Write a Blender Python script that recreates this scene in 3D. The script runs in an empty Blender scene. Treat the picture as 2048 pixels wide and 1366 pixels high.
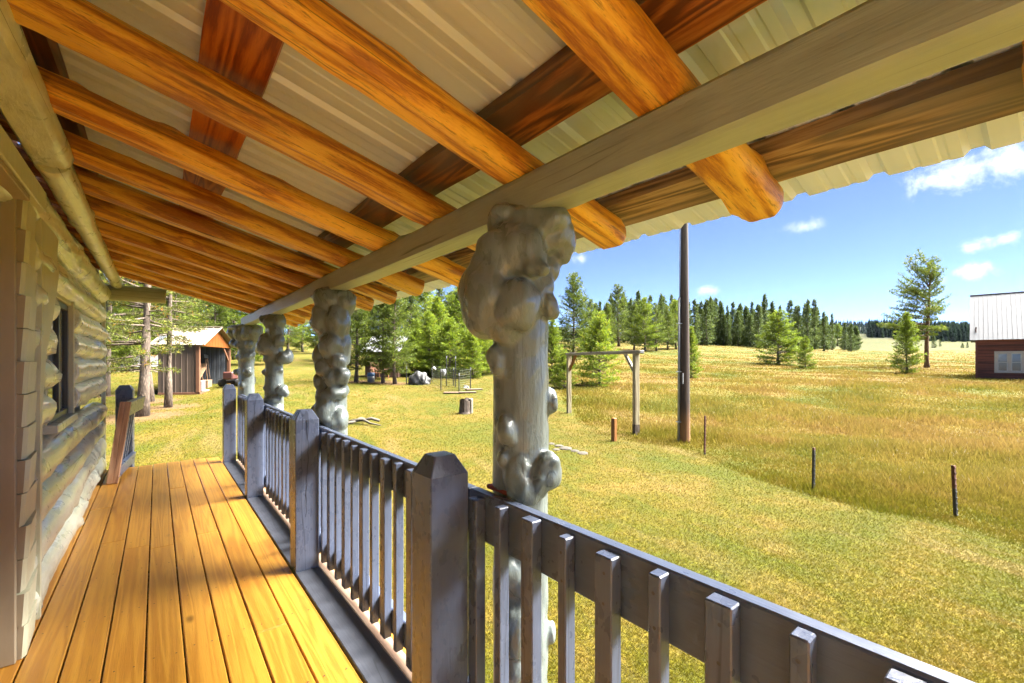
import bpy, math, random
import numpy as np
from mathutils import Vector, Matrix, noise as mnoise

random.seed(7); np.random.seed(7)
sc = bpy.context.scene
COL = sc.collection
R_ = math.radians

# ------------------------------------------------------------------ camera
F, VH, EYE = 893.0, 721.0, 1.37
TH = math.atan(710 / 893.0); S_, C_ = math.sin(TH), math.cos(TH)
cam = bpy.data.cameras.new('camera'); cam_o = bpy.data.objects.new('camera', cam); COL.objects.link(cam_o)
cam.sensor_width = 36; cam.lens = F / 2048 * 36; cam.shift_y = (VH - 683) / 2048
cam.clip_start = 0.02; cam.clip_end = 6000
cam_o.location = (0, 0, EYE); cam_o.rotation_euler = (R_(90), 0, -TH)
sc.camera = cam_o

# ------------------------------------------------------------------ world, sun, exposure
SUN_EL, SUN_AZ = 54.0, 114.0           # azimuth clockwise from +Y
world = bpy.data.worlds.new('World'); sc.world = world; world.use_nodes = True
sun = bpy.data.lights.new('sun', 'SUN'); sun.energy = 5.0; sun.angle = R_(52.0); sun.color = (1.0, 0.95, 0.86)
sun_o = bpy.data.objects.new('sun', sun); COL.objects.link(sun_o)
sd = Vector((math.cos(R_(SUN_EL)) * math.sin(R_(SUN_AZ)), math.cos(R_(SUN_EL)) * math.cos(R_(SUN_AZ)), math.sin(R_(SUN_EL))))
sun_o.rotation_euler = sd.to_track_quat('Z', 'Y').to_euler(); sun_o.location = (30, -20, 60)
sc.view_settings.view_transform = 'Standard'; sc.view_settings.look = 'None'
sc.view_settings.gamma = 1; sc.view_settings.use_curve_mapping = False
sc.view_settings.exposure = 3.7
SKY_STRENGTH = 0.05
sc.render.engine = 'CYCLES'
cy = sc.cycles
cy.max_bounces = 10; cy.diffuse_bounces = 8; cy.glossy_bounces = 3; cy.transmission_bounces = 3; cy.volume_bounces = 0
cy.transparent_max_bounces = 6; cy.use_denoising = True; cy.use_adaptive_sampling = True; cy.adaptive_threshold = 0.02
cy.caustics_reflective = False; cy.caustics_refractive = False; cy.sample_clamp_indirect = 6

def ray(u, v):
    l = (u - 1024) / F
    return (l * C_ + S_, -l * S_ + C_, (VH - v) / F)
def atD(u, v, d):
    r = ray(u, v); return Vector((r[0] * d, r[1] * d, EYE + r[2] * d))

# ------------------------------------------------------------------ node helpers
def nd(nt, t, props=None, ins=None):
    n = nt.nodes.new(t)
    for k, v in (props or {}).items(): setattr(n, k, v)
    for k, v in (ins or {}).items():
        if isinstance(v, bpy.types.NodeSocket): nt.links.new(v, n.inputs[k])
        else: n.inputs[k].default_value = v
    return n
def mth(nt, op, a, b=None, c=None, clamp=False):
    i = {0: a}
    if b is not None: i[1] = b
    if c is not None: i[2] = c
    return nd(nt, 'ShaderNodeMath', {'operation': op, 'use_clamp': clamp}, i).outputs[0]
def vmt(nt, op, a, b=None):
    i = {0: a}
    if b is not None: i[1] = b
    return nd(nt, 'ShaderNodeVectorMath', {'operation': op}, i)
def ramp(nt, fac, stops, interp='LINEAR'):
    n = nd(nt, 'ShaderNodeValToRGB', None, {0: fac}); e = n.color_ramp.elements; n.color_ramp.interpolation = interp
    while len(e) < len(stops): e.new(0.5)
    for k, (p, c) in enumerate(stops):
        e[k].position = p; e[k].color = (c[0], c[1], c[2], 1) if hasattr(c, '__len__') else (c, c, c, 1)
    return n.outputs[0]
def mix(nt, fac, a, b, mode='MIX'):
    n = nd(nt, 'ShaderNodeMix', {'data_type': 'RGBA', 'blend_type': mode})
    for k, v in ((0, fac), (6, a), (7, b)):
        if isinstance(v, bpy.types.NodeSocket): nt.links.new(v, n.inputs[k])
        else: n.inputs[k].default_value = (v if not hasattr(v, '__len__') else (v[0], v[1], v[2], 1))
    return n.outputs[2]
def noise(nt, vec, scale, detail=3, rough=0.55, dist=0.0):
    return nd(nt, 'ShaderNodeTexNoise', None, {'Vector': vec, 'Scale': scale, 'Detail': detail, 'Roughness': rough, 'Distortion': dist}).outputs[0]
def smooth(nt, x, a, b):
    return nd(nt, 'ShaderNodeMapRange', {'interpolation_type': 'SMOOTHSTEP'}, {0: x, 1: a, 2: b, 3: 0.0, 4: 1.0}).outputs[0]
def material(name, rough=0.6):
    m = bpy.data.materials.new(name); m.use_nodes = True; nt = m.node_tree; b = nt.nodes['Principled BSDF']
    b.inputs['Roughness'].default_value = rough
    return m, nt, b
def setc(nt, b, key, v):
    if isinstance(v, bpy.types.NodeSocket): nt.links.new(v, b.inputs[key])
    else: b.inputs[key].default_value = (v[0], v[1], v[2], 1) if hasattr(v, '__len__') else v
def bump(nt, b, h, strength, dist):
    n = nd(nt, 'ShaderNodeBump', None, {'Strength': strength, 'Distance': dist, 'Height': h}); nt.links.new(n.outputs[0], b.inputs['Normal'])
def objvec(nt, axis='X', stretch=0.06, rnd=True):
    """local coordinates, compressed along the grain axis, with a random offset for each object"""
    tc = nd(nt, 'ShaderNodeTexCoord').outputs['Object']
    sv = {'X': (stretch, 1, 1), 'Y': (1, stretch, 1), 'Z': (1, 1, stretch), None: (1, 1, 1)}[axis]
    v = vmt(nt, 'MULTIPLY', tc, sv).outputs[0]
    if rnd:
        r = nd(nt, 'ShaderNodeObjectInfo').outputs['Random']
        o = nd(nt, 'ShaderNodeCombineXYZ', None, {0: mth(nt, 'MULTIPLY', r, 37.0), 1: mth(nt, 'MULTIPLY', r, 91.0), 2: mth(nt, 'MULTIPLY', r, 53.0)}).outputs[0]
        v = vmt(nt, 'ADD', v, o).outputs[0]
    return v
def objrand(nt): return nd(nt, 'ShaderNodeObjectInfo').outputs['Random']

def checkmask(nt, axis):
    """thin drying cracks that run along the grain and fade out"""
    v = objvec(nt, axis, .035); n = noise(nt, v, 7, 2, .5, .25)
    line = mth(nt, 'SUBTRACT', 1.0, smooth(nt, mth(nt, 'ABSOLUTE', mth(nt, 'SUBTRACT', n, .5)), .002, .010))
    return mth(nt, 'MULTIPLY', line, smooth(nt, noise(nt, objvec(nt, axis, .4), 2.5, 2), .46, .56))

def wood(name, cols, axis='X', rough=0.45, bands=26.0, gscale=7.0, fleck=0.5, knots=True, var=0.25, bmp=0.25, stretch=0.05, coat=0.0, grey=None, checks=0.0):
    """stained timber: contour-line grain, fine fibres, knots, tone that differs from piece to piece"""
    cols = [tuple(q * TONE[0] for q in c) for c in cols]
    if grey is not None: grey = tuple(q * TONE[0] for q in grey)
    m, nt, b = material(name, rough)
    v = objvec(nt, axis, stretch)
    n1 = noise(nt, v, gscale, 2, 0.5, 0.3)
    ring = mth(nt, 'MULTIPLY_ADD', mth(nt, 'SINE', mth(nt, 'MULTIPLY', n1, bands * 9.0)), 0.5, 0.5)
    fib = noise(nt, v, gscale * 22, 3, 0.7)
    bl = noise(nt, v, gscale * 0.7, 2, 0.5)
    t = mth(nt, 'ADD', mth(nt, 'MULTIPLY', ring, 0.27), mth(nt, 'MULTIPLY', fib, 0.45))
    t = mth(nt, 'ADD', t, mth(nt, 'MULTIPLY', bl, 0.4))
    c = ramp(nt, t, [(0.43, cols[2]), (0.57, cols[1]), (0.72, cols[0])])
    if fleck:
        f2 = smooth(nt, noise(nt, v, gscale * 20, 3, 0.8), 0.58, 0.66)
        c = mix(nt, mth(nt, 'MULTIPLY', f2, fleck * .55), c, tuple(q * 0.4 for q in cols[2]))
        fl = smooth(nt, noise(nt, v, gscale * 9, 4, 0.75), 0.56, 0.66)
        c = mix(nt, mth(nt, 'MULTIPLY', fl, fleck), c, tuple(q * 0.28 for q in cols[2]))
    if knots:
        v2 = objvec(nt, axis, 0.45)
        vo = nd(nt, 'ShaderNodeTexVoronoi', None, {'Vector': v2, 'Scale': 4.2, 'Randomness': 1.0})
        kd = mth(nt, 'ADD', vo.outputs['Distance'], mth(nt, 'MULTIPLY', noise(nt, v2, 30, 2), 0.05))
        pick = mth(nt, 'GREATER_THAN', nd(nt, 'ShaderNodeSeparateColor', None, {0: vo.outputs['Color']}).outputs[0], 0.35)
        k = mth(nt, 'MULTIPLY', mth(nt, 'SUBTRACT', 1.0, smooth(nt, kd, 0.05, 0.14)), pick)
        c = mix(nt, mth(nt, 'MULTIPLY', k, 0.75), c, tuple(q * 0.35 for q in cols[2]))
    if grey is not None:
        g = smooth(nt, noise(nt, objvec(nt, axis, 0.3), 2.2, 4, 0.6), 0.47, 0.62)
        c = mix(nt, mth(nt, 'MULTIPLY', g, 0.75), c, grey)
    if checks:
        c = mix(nt, mth(nt, 'MULTIPLY', checkmask(nt, axis), checks), c, tuple(q * .15 for q in cols[2]))
    hv = nd(nt, 'ShaderNodeHueSaturation', None, {'Value': mth(nt, 'MULTIPLY_ADD', objrand(nt), 2 * var, 1.0 - var), 'Color': c}).outputs[0]
    setc(nt, b, 'Base Color', hv)
    setc(nt, b, 'Roughness', mth(nt, 'MULTIPLY_ADD', fib, 0.3, rough - 0.15))
    if coat: b.inputs['Coat Weight'].default_value = coat; b.inputs['Coat Roughness'].default_value = 0.3
    bump(nt, b, mth(nt, 'ADD', fib, mth(nt, 'MULTIPLY', ring, 0.5)), bmp, 0.004)
    return m

def paint(name, col, rough=0.3, axis='X', var=0.12, bmp=0.35, scale=14.0, stretch=0.12, chips=None, brush=1.0, dist=0.006, coat=0.0, checks=0.0):
    """brushed glossy paint over timber: grain ridges, lumps, slight tone drift"""
    m, nt, b = material(name, rough)
    v = objvec(nt, axis, stretch)
    g = noise(nt, v, scale * 4, 4, 0.65, 0.4); lump = noise(nt, objvec(nt, axis, 0.6), scale * 0.8, 3, 0.6)
    t = mth(nt, 'ADD', mth(nt, 'MULTIPLY', g, 0.5), mth(nt, 'MULTIPLY', lump, 0.5))
    c = ramp(nt, t, [(0.3, tuple(q * (1 - var * 1.6) for q in col)), (0.7, tuple(min(1, q * (1 + var)) for q in col))])
    if chips is not None:
        ch = smooth(nt, noise(nt, v, scale * 2.2, 5, 0.7), 0.66, 0.70)
        c = mix(nt, mth(nt, 'MULTIPLY', ch, 0.8), c, chips)
    if checks: c = mix(nt, mth(nt, 'MULTIPLY', checkmask(nt, axis), checks), c, tuple(q * .12 for q in col))
    setc(nt, b, 'Base Color', c)
    setc(nt, b, 'Roughness', mth(nt, 'MULTIPLY_ADD', lump, 0.35, rough - 0.12))
    bump(nt, b, mth(nt, 'ADD', mth(nt, 'MULTIPLY', g, brush), lump), bmp, dist)
    if coat: b.inputs['Coat Weight'].default_value = coat; b.inputs['Coat Roughness'].default_value = .10
    return m

def plain(name, col, rough=0.6, var=0.15, scale=6.0, metal=0.0, bmp=0.1):
    col = tuple(q * TONE[0] for q in col)
    m, nt, b = material(name, rough)
    n = noise(nt, objvec(nt, None), scale, 5, 0.65)
    setc(nt, b, 'Base Color', ramp(nt, n, [(0.3, tuple(q * (1 - var) for q in col)), (0.7, tuple(min(1, q * (1 + var)) for q in col))]))
    b.inputs['Metallic'].default_value = metal
    if bmp: bump(nt, b, n, bmp, 0.01)
    return m

# ------------------------------------------------------------------ sky
def build_world():
    nt = world.node_tree; bg = nt.nodes['Background']; bg.inputs['Strength'].default_value = SKY_STRENGTH
    sky = nd(nt, 'ShaderNodeTexSky', {'sky_type': 'NISHITA', 'sun_disc': False, 'sun_elevation': R_(SUN_EL), 'sun_rotation': R_(SUN_AZ),
                                      'air_density': 0.185, 'dust_density': 0.08, 'ozone_density': 1.2, 'altitude': 1200.0})
    d = nd(nt, 'ShaderNodeTexCoord').outputs['Generated']
    n1 = noise(nt, d, 22, 6, 0.62, 0.3); n2 = noise(nt, d, 60, 4, 0.6)
    nn = mth(nt, 'ADD', mth(nt, 'MULTIPLY', n1, 1.5), mth(nt, 'MULTIPLY', n2, 0.5))
    clouds = [(1915, 345, 85, 46, 1.0), (2025, 318, 85, 48, 1.0), (1612, 452, 42, 17, .6), (2008, 479, 48, 20, 1.0), (1944, 494, 22, 13, .8),
              (1955, 541, 44, 20, 1.0), (1418, 580, 30, 15, .6), (1160, 516, 26, 18, .6), (1880, 560, 24, 12, .3)]
    rng = random.Random(5)
    dirs = [(Vector(ray(u, v)).normalized(), w / F, h / F, a) for u, v, w, h, a in clouds]
    for _ in range(14):                                   # the same sky goes on round the horizon
        az, el = rng.uniform(60, 330), rng.uniform(10, 42)
        if abs(az - 40) < 60: continue
        dirs.append((Vector((math.cos(R_(el)) * math.sin(R_(az)), math.cos(R_(el)) * math.cos(R_(az)), math.sin(R_(el)))), rng.uniform(.05, .13), rng.uniform(.025, .05), rng.uniform(.6, 1)))
    tot = None
    for D, w, h, a in dirs:
        rt = Vector((D.y, -D.x, 0)).normalized(); up = rt.cross(D)
        dx = mth(nt, 'DIVIDE', vmt(nt, 'DOT_PRODUCT', d, tuple(rt)).outputs['Value'], w)
        dy = mth(nt, 'DIVIDE', mth(nt, 'SUBTRACT', vmt(nt, 'DOT_PRODUCT', d, tuple(up)).outputs['Value'], 0.0), h)
        fr = mth(nt, 'GREATER_THAN', vmt(nt, 'DOT_PRODUCT', d, tuple(D)).outputs['Value'], 0.3)
        r2 = mth(nt, 'SQRT', mth(nt, 'ADD', mth(nt, 'MULTIPLY', dx, dx), mth(nt, 'MULTIPLY', dy, dy)))
        q = mth(nt, 'SUBTRACT', nn, mth(nt, 'MULTIPLY_ADD', r2, 0.75, 0.52))
        k = mth(nt, 'MULTIPLY', mth(nt, 'MULTIPLY', smooth(nt, q, -0.05, 0.75), fr), a)
        tot = k if tot is None else mth(nt, 'MAXIMUM', tot, k)
    c = mix(nt, mth(nt, 'MULTIPLY', tot, 0.9), sky.outputs[0], (3.1, 3.15, 3.25))
    nt.links.new(c, bg.inputs['Color'])
build_world()

# ------------------------------------------------------------------ mesh helpers
class MB:
    def __init__(s): s.v = []; s.f = []; s.mi = []; s.cur = 0
    def add(s, vs, fs):
        o = len(s.v); s.v += [tuple(q) for q in vs]; s.f += [tuple(i + o for i in f) for f in fs]; s.mi += [s.cur] * len(fs)
    def box(s, x0, x1, y0, y1, z0, z1, b=0.0, M=None):
        if b <= 0:
            vs = [(x, y, z) for x in (x0, x1) for y in (y0, y1) for z in (z0, z1)]
            fs = [(0, 1, 3, 2), (4, 6, 7, 5), (0, 4, 5, 1), (2, 3, 7, 6), (0, 2, 6, 4), (1, 5, 7, 3)]
        else:
            vs = []; idx = {}
            for ix in (0, 1):
                for iy in (0, 1):
                    for iz in (0, 1):
                        x, y, z = (x0, x1)[ix], (y0, y1)[iy], (z0, z1)[iz]
                        ax, ay, az = x + (b if ix == 0 else -b), y + (b if iy == 0 else -b), z + (b if iz == 0 else -b)
                        for k, p in enumerate(((x, ay, az), (ax, y, az), (ax, ay, z))): idx[ix, iy, iz, k] = len(vs); vs.append(p)
            fs = []
            I = idx
            for i in (0, 1):
                q = [I[i, 0, 0, 0], I[i, 1, 0, 0], I[i, 1, 1, 0], I[i, 0, 1, 0]]; fs.append(q if i else q[::-1])
                q = [I[0, i, 0, 1], I[1, i, 0, 1], I[1, i, 1, 1], I[0, i, 1, 1]]; fs.append(q if not i else q[::-1])
                q = [I[0, 0, i, 2], I[1, 0, i, 2], I[1, 1, i, 2], I[0, 1, i, 2]]; fs.append(q if i else q[::-1])
            for a in (0, 1):
                for c in (0, 1):
                    fs.append((I[a, c, 0, 0], I[a, c, 1, 0], I[a, c, 1, 1], I[a, c, 0, 1]))
                    fs.append((I[a, 0, c, 0], I[a, 1, c, 0], I[a, 1, c, 2], I[a, 0, c, 2]))
                    fs.append((I[0, a, c, 1], I[1, a, c, 1], I[1, a, c, 2], I[0, a, c, 2]))
            for a in (0, 1):
                for c in (0, 1):
                    for e in (0, 1): fs.append((I[a, c, e, 0], I[a, c, e, 1], I[a, c, e, 2]))
        if M is not None: vs = [tuple(M @ Vector(q)) for q in vs]
        s.add(vs, fs)
    def tube(s, pts, radii, n=8, caps=True):
        pts = [Vector(p) for p in pts]; vs = []; fs = []
        up = Vector((0.13, 0.31, 0.94))
        for i, p in enumerate(pts):
            t = (pts[min(i + 1, len(pts) - 1)] - pts[max(i - 1, 0)]).normalized()
            a = t.cross(up if abs(t.dot(up)) < 0.95 else Vector((1, 0, 0))).normalized(); bb = t.cross(a)
            r = radii[i] if hasattr(radii, '__len__') else radii
            for k in range(n):
                w = 2 * math.pi * k / n; vs.append(tuple(p + a * (r * math.cos(w)) + bb * (r * math.sin(w))))
        for i in range(len(pts) - 1):
            for k in range(n): fs.append((i * n + k, i * n + (k + 1) % n, (i + 1) * n + (k + 1) % n, (i + 1) * n + k))
        if caps:
            fs.append(tuple(range(n))[::-1]); fs.append(tuple((len(pts) - 1) * n + k for k in range(n)))
        s.add(vs, fs)
    def prism(s, poly, axis, a0, a1):
        """extrude a 2D polygon; axis 'X': poly=(y,z), 'Y': poly=(x,z), 'Z': poly=(x,y)"""
        def mk(p, a): return {'X': (a, p[0], p[1]), 'Y': (p[0], a, p[1]), 'Z': (p[0], p[1], a)}[axis]
        n = len(poly); vs = [mk(p, a0) for p in poly] + [mk(p, a1) for p in poly]
        fs = [tuple(range(n))[::-1], tuple(range(n, 2 * n))] + [(i, (i + 1) % n, n + (i + 1) % n, n + i) for i in range(n)]
        s.add(vs, fs)
    def mesh(s, name, mats, smooth_=False):
        me = bpy.data.meshes.new(name); me.from_pydata(s.v, [], s.f)
        for m in (mats if isinstance(mats, (list, tuple)) else [mats]): me.materials.append(m)
        me.polygons.foreach_set('material_index', s.mi)
        me.validate(); me.update()
        import bmesh
        bm = bmesh.new(); bm.from_mesh(me); bmesh.ops.recalc_face_normals(bm, faces=bm.faces); bm.to_mesh(me); bm.free()
        if smooth_: me.polygons.foreach_set('use_smooth', [True] * len(me.polygons))
        return me

def np_mesh(name, verts, faces, mat, smooth_=False, attrs=None):
    verts = np.asarray(verts, np.float32); faces = np.asarray(faces, np.int32); k = faces.shape[1]
    me = bpy.data.meshes.new(name); me.vertices.add(len(verts)); me.vertices.foreach_set('co', verts.ravel())
    me.loops.add(faces.size); me.loops.foreach_set('vertex_index', faces.ravel())
    me.polygons.add(len(faces)); me.polygons.foreach_set('loop_start', np.arange(0, faces.size, k, dtype=np.int32))
    me.polygons.foreach_set('loop_total', np.full(len(faces), k, np.int32))
    if smooth_: me.polygons.foreach_set('use_smooth', np.ones(len(faces), bool))
    if mat: me.materials.append(mat)
    for nme, arr in (attrs or {}).items():
        a = me.attributes.new(nme, 'FLOAT', 'POINT'); a.data.foreach_set('value', np.asarray(arr, np.float32))
    me.update(calc_edges=True)
    return me

def ob(name, me, parent=None, loc=(0, 0, 0), rot=(0, 0, 0), scale=None):
    o = bpy.data.objects.new(name, me); COL.objects.link(o); o.location = loc; o.rotation_euler = rot
    if scale is not None: o.scale = scale if hasattr(scale, '__len__') else (scale,) * 3
    if parent is not None: o.parent = parent
    return o
def tag(o, label, cat, group=None, kind=None):
    o['label'] = label; o['category'] = cat
    if group: o['group'] = group
    if kind: o['kind'] = kind
    return o
def thing(name, label, cat, loc=(0, 0, 0), rz=0.0, group=None):
    o = bpy.data.objects.new(name, None); COL.objects.link(o); o.location = loc; o.rotation_euler = (0, 0, rz); o.empty_display_size = 0.1
    return tag(o, label, cat, group)
def part(name, mb, mat, parent, smooth_=False, loc=(0, 0, 0), rot=(0, 0, 0)):
    return ob(name, mb.mesh(name, mat, smooth_), parent, loc, rot)
def pbox(name, mat, parent, x0, x1, y0, y1, z0, z1, b=0.003, rot=(0, 0, 0)):
    """a bevelled board whose own origin sits at its centre (so grain runs through the piece itself)"""
    mb = MB(); hx, hy, hz = (x1 - x0) / 2, (y1 - y0) / 2, (z1 - z0) / 2
    mb.box(-hx, hx, -hy, hy, -hz, hz, min(b, hx * .6, hy * .6, hz * .6))
    return part(name, mb, mat, parent, False, ((x0 + x1) / 2, (y0 + y1) / 2, (z0 + z1) / 2), rot)

TONE = [1.0]
def fnoise(x, y, z): return mnoise.noise(Vector((x, y, z)))

def log_mesh(name, L0, L1, r, mat, seed, flat=None, n=20, step=0.08, amp=0.05, knot=8, flat_amp=0.004, taper=0.0, ycap=None, end_mat=None, round_end=0.012, facets=0):
    """a peeled log along local X: bulges, knots, ends slightly rounded; flat = local z below which it is sawn flat"""
    rng = random.Random(seed); nl = max(3, int((L1 - L0) / step)); kn = [(rng.uniform(L0, L1), rng.uniform(0, 6.28), rng.uniform(.10, .26), rng.uniform(.03, .06)) for _ in range(knot)]
    fc = [(rng.uniform(0, 6.283), rng.uniform(.80, .93), rng.uniform(0, 9)) for _ in range(facets)]
    vs = []; fs = []
    xs = [L0 + (L1 - L0) * i / nl for i in range(nl + 1)]
    xs = [L0] + [L0 + round_end] + xs[1:-1] + [L1 - round_end] + [L1]
    for i, x in enumerate(xs):
        e = 0.90 if i in (0, len(xs) - 1) else 1.0
        cy_ = 0.25 * r * amp * 6 * fnoise(x * 0.7, seed, 3.3); 
        for k in range(n):
            a = 2 * math.pi * k / n; ca, sa = math.cos(a), math.sin(a)
            q = r * e * (1 + taper * (x - L0) / (L1 - L0)) * (1 + amp * (fnoise(x * 2.2, ca * 1.2 + seed, sa * 1.2) + 0.6 * fnoise(x * 7, ca * 2 + seed, sa * 2)))
            for kx, ka, kh, kw in kn:
                da = (a - ka + math.pi) % (2 * math.pi) - math.pi; dd = ((x - kx) / kw) ** 2 + (da * r / kw) ** 2
                if dd < 4: q += r * kh * math.exp(-dd * 1.6)
            for fa, fd, fp in fc:
                dd = math.cos(a - fa)
                if dd > .5: q = min(q, r * (fd + .05 * math.sin(x * 1.3 + fp)) / dd)
            y, z = q * ca, q * sa + cy_
            if flat is not None and z < flat: z = flat + flat_amp * fnoise(x * 9, y * 30, seed)
            if ycap is not None and y > ycap: y = ycap + flat_amp * fnoise(x * 6, z * 20, seed)
            vs.append((x, y + cy_, z))
    m = len(xs)
    for i in range(m - 1):
        for k in range(n): fs.append((i * n + k, (i + 1) * n + k, (i + 1) * n + (k + 1) % n, i * n + (k + 1) % n))
    nq = len(fs)
    fs.append(tuple(range(n))); fs.append(tuple((m - 1) * n + k for k in range(n))[::-1])
    me = bpy.data.meshes.new(name); me.from_pydata(vs, [], fs); me.materials.append(mat)
    if end_mat: me.materials.append(end_mat); me.polygons[nq].material_index = 1; me.polygons[nq + 1].material_index = 1
    sm = [True] * len(fs); sm[nq] = sm[nq + 1] = False
    me.polygons.foreach_set('use_smooth', sm); me.update()
    import bmesh
    bm = bmesh.new(); bm.from_mesh(me); bmesh.ops.recalc_face_normals(bm, faces=bm.faces)
    for ed in bm.edges:
        if len(ed.link_faces) == 2 and ed.calc_face_angle(0) > 0.7: ed.smooth = False
    bm.to_mesh(me); bm.free()
    return me

# ------------------------------------------------------------------ materials
M = {}
M['deck'] = wood('deck_stain', ((.54, .265, .034), (.485, .228, .027), (.41, .175, .019)), 'Y', .36, bands=7, gscale=9, fleck=.25, var=.10, bmp=.2, stretch=.035, coat=.25)
M['rafter'] = wood('rafter_stain', ((.86, .48, .055), (.72, .33, .026), (.42, .14, .012)), 'X', .40, bands=4, gscale=8, fleck=.6, var=.14, bmp=.6, stretch=.10, checks=.8)
M['raftend'] = wood('rafter_end_grain', ((.50, .20, .03), (.36, .12, .014), (.16, .05, .006)), None, .55, bands=9, gscale=14, fleck=.4, knots=False, var=.08)
M['purlin'] = wood('purlin_red_stain', ((.50, .15, .02), (.38, .09, .01), (.20, .035, .005)), 'Y', .4, bands=9, gscale=6, fleck=.2, var=.1, stretch=.08)
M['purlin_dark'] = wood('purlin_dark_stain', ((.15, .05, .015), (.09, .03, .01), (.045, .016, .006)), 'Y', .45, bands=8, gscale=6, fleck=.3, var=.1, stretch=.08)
M['slab'] = wood('slab_purlin_wood', ((.42, .17, .035), (.27, .085, .014), (.11, .035, .01)), 'Y', .45, bands=9, gscale=6, fleck=.4, var=.1, stretch=.07, grey=(.10, .075, .05))
M['slab_out'] = wood('weathered_purlin_wood', ((.40, .25, .11), (.27, .15, .06), (.12, .065, .03)), 'Y', .6, bands=9, gscale=6, fleck=.4, var=.1, stretch=.06, grey=(.17, .13, .10))
M['olive'] = paint('olive_log_paint', (.60, .62, .52), .26, 'X', .18, .6, 13, .25, coat=.5, checks=.85)
M['olive_z'] = paint('olive_post_paint', (.165, .192, .185), .24, 'Z', .14, .4, 16, .25, dist=.010, coat=.25, checks=.6)
M['olive_board'] = paint('olive_board_paint', (.54, .54, .40), .38, 'Z', .12, .3, 12, .15)
M['brown_jamb'] = paint('brown_jamb_paint', (.34, .285, .20), .5, 'Z', .06, .12, 8, .2)
M['beam'] = paint('beam_paint', (.33, .355, .27), .36, 'X', .14, .5, 10, .08, checks=.7)
M['beam_dark'] = paint('beam_side_paint', (.12, .108, .075), .45, 'X', .14, .5, 10, .08)
M['rail'] = paint('railing_paint', (.100, .122, .188), .24, 'Z', .12, .3, 22, .06, dist=.004, checks=.5)
M['rail_y'] = paint('rail_board_paint', (.100, .124, .19), .26, 'Y', .10, .3, 20, .05, dist=.004)
M['trim'] = paint('deck_trim_paint', (.085, .093, .118), .30, 'Y', .10, .3, 20, .05, dist=.004, checks=.4)
M['raw'] = wood('raw_lumber', ((.34, .25, .18), (.29, .20, .14), (.20, .125, .085)), 'Y', .65, bands=8, gscale=8, fleck=.15, var=.06, stretch=.05)
M['raw_z'] = wood('raw_stud_lumber', ((.52, .33, .22), (.43, .25, .16), (.30, .16, .10)), 'Z', .65, bands=8, gscale=8, fleck=.15, var=.06, stretch=.05)
M['redcut'] = plain('red_primer', (.26, .045, .025), .55, .35, 40)
M['screw'] = plain('screw_head', (.05, .045, .045), .35, .3, 60)
M['crack'] = plain('timber_crack', (.012, .011, .012), .9, .2)

def roof_metal():
    m, nt, b = material('roof_metal', .38)
    v = objvec(nt, 'X', .05); n = noise(nt, v, 10, 4, .6); n2 = noise(nt, objvec(nt, None), 3, 4, .6)
    c = ramp(nt, mth(nt, 'ADD', mth(nt, 'MULTIPLY', n, .6), mth(nt, 'MULTIPLY', n2, .4)), [(.3, (.60, .66, .71)), (.55, (.69, .75, .79)), (.8, (.75, .80, .84))])
    setc(nt, b, 'Base Color', c); b.inputs['Metallic'].default_value = 0.15; b.inputs['Roughness'].default_value = .42
    return m
M['roof'] = roof_metal()

def bark(name, c0, c1, sc_=9):
    m, nt, b = material(name, .9)
    v = objvec(nt, 'Z', .35); n = noise(nt, v, sc_, 5, .7, .6); vo = nd(nt, 'ShaderNodeTexVoronoi', {'feature': 'DISTANCE_TO_EDGE'}, {'Vector': v, 'Scale': sc_ * 1.3}).outputs['Distance']
    t = mth(nt, 'ADD', mth(nt, 'MULTIPLY', n, .7), mth(nt, 'MULTIPLY', vo, .8))
    setc(nt, b, 'Base Color', ramp(nt, t, [(.25, c0), (.65, c1)])); bump(nt, b, t, .8, .03)
    return m
M['bark'] = bark('pine_bark', (.0449, .0319, .0239), (.1546, .1147, .0848))
M['bark_red'] = bark('ponderosa_bark', (.0599, .0299, .0179), (.1895, .1097, .0599), 5)
M['bark_dark'] = bark('dark_bark', (.0220, .0160, .0120), (.0848, .0619, .0449))

def needles(name, cols, rough=.7, shine=.25):
    m, nt, b = material(name, rough)
    a = nd(nt, 'ShaderNodeAttribute', {'attribute_name': 'tone'}).outputs['Fac']
    r = mth(nt, 'MULTIPLY_ADD', objrand(nt), .22, -.11)
    c = ramp(nt, mth(nt, 'ADD', a, r), [(0.0, cols[0]), (.45, cols[1]), (.85, cols[2]), (1.0, cols[3])])
    setc(nt, b, 'Base Color', c)
    # light passes through needle sprays
    tr = nd(nt, 'ShaderNodeBsdfTranslucent', None, {'Color': c}); ms = nd(nt, 'ShaderNodeMixShader', None, {0: .35})
    nt.links.new(b.outputs[0], ms.inputs[1]); nt.links.new(tr.outputs[0], ms.inputs[2])
    nt.links.new(ms.outputs[0], nt.nodes['Material Output'].inputs[0])
    b.inputs['Specular IOR Level'].default_value = shine
    return m
M['needle_bright'] = needles('young_pine_needles', ((.0603, .0807, .0091), (.1259, .1803, .0149), (.2191, .2846, .0200), (.3284, .3130, .0229)))
M['needle_mid'] = needles('pine_needles', ((.0421, .0594, .0089), (.0830, .1170, .0140), (.1435, .1882, .0190), (.2429, .2376, .0254)))
M['needle_dry'] = needles('mixed_pine_needles', ((.0370, .0330, .0115), (.0620, .0702, .0140), (.1568, .1897, .0190), (.2805, .1321, .0254)))
M['needle_dark'] = needles('spruce_needles', ((.0393, .0585, .0174), (.0681, .0998, .0246), (.1117, .1466, .0325), (.1446, .1758, .0361)))

M['needle_far'] = needles('far_forest_needles', ((.0030, .0065, .0040), (.0055, .0105, .0060), (.0085, .0150, .0075), (.0115, .018, .008)), 1.0, 0.0)

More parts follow.
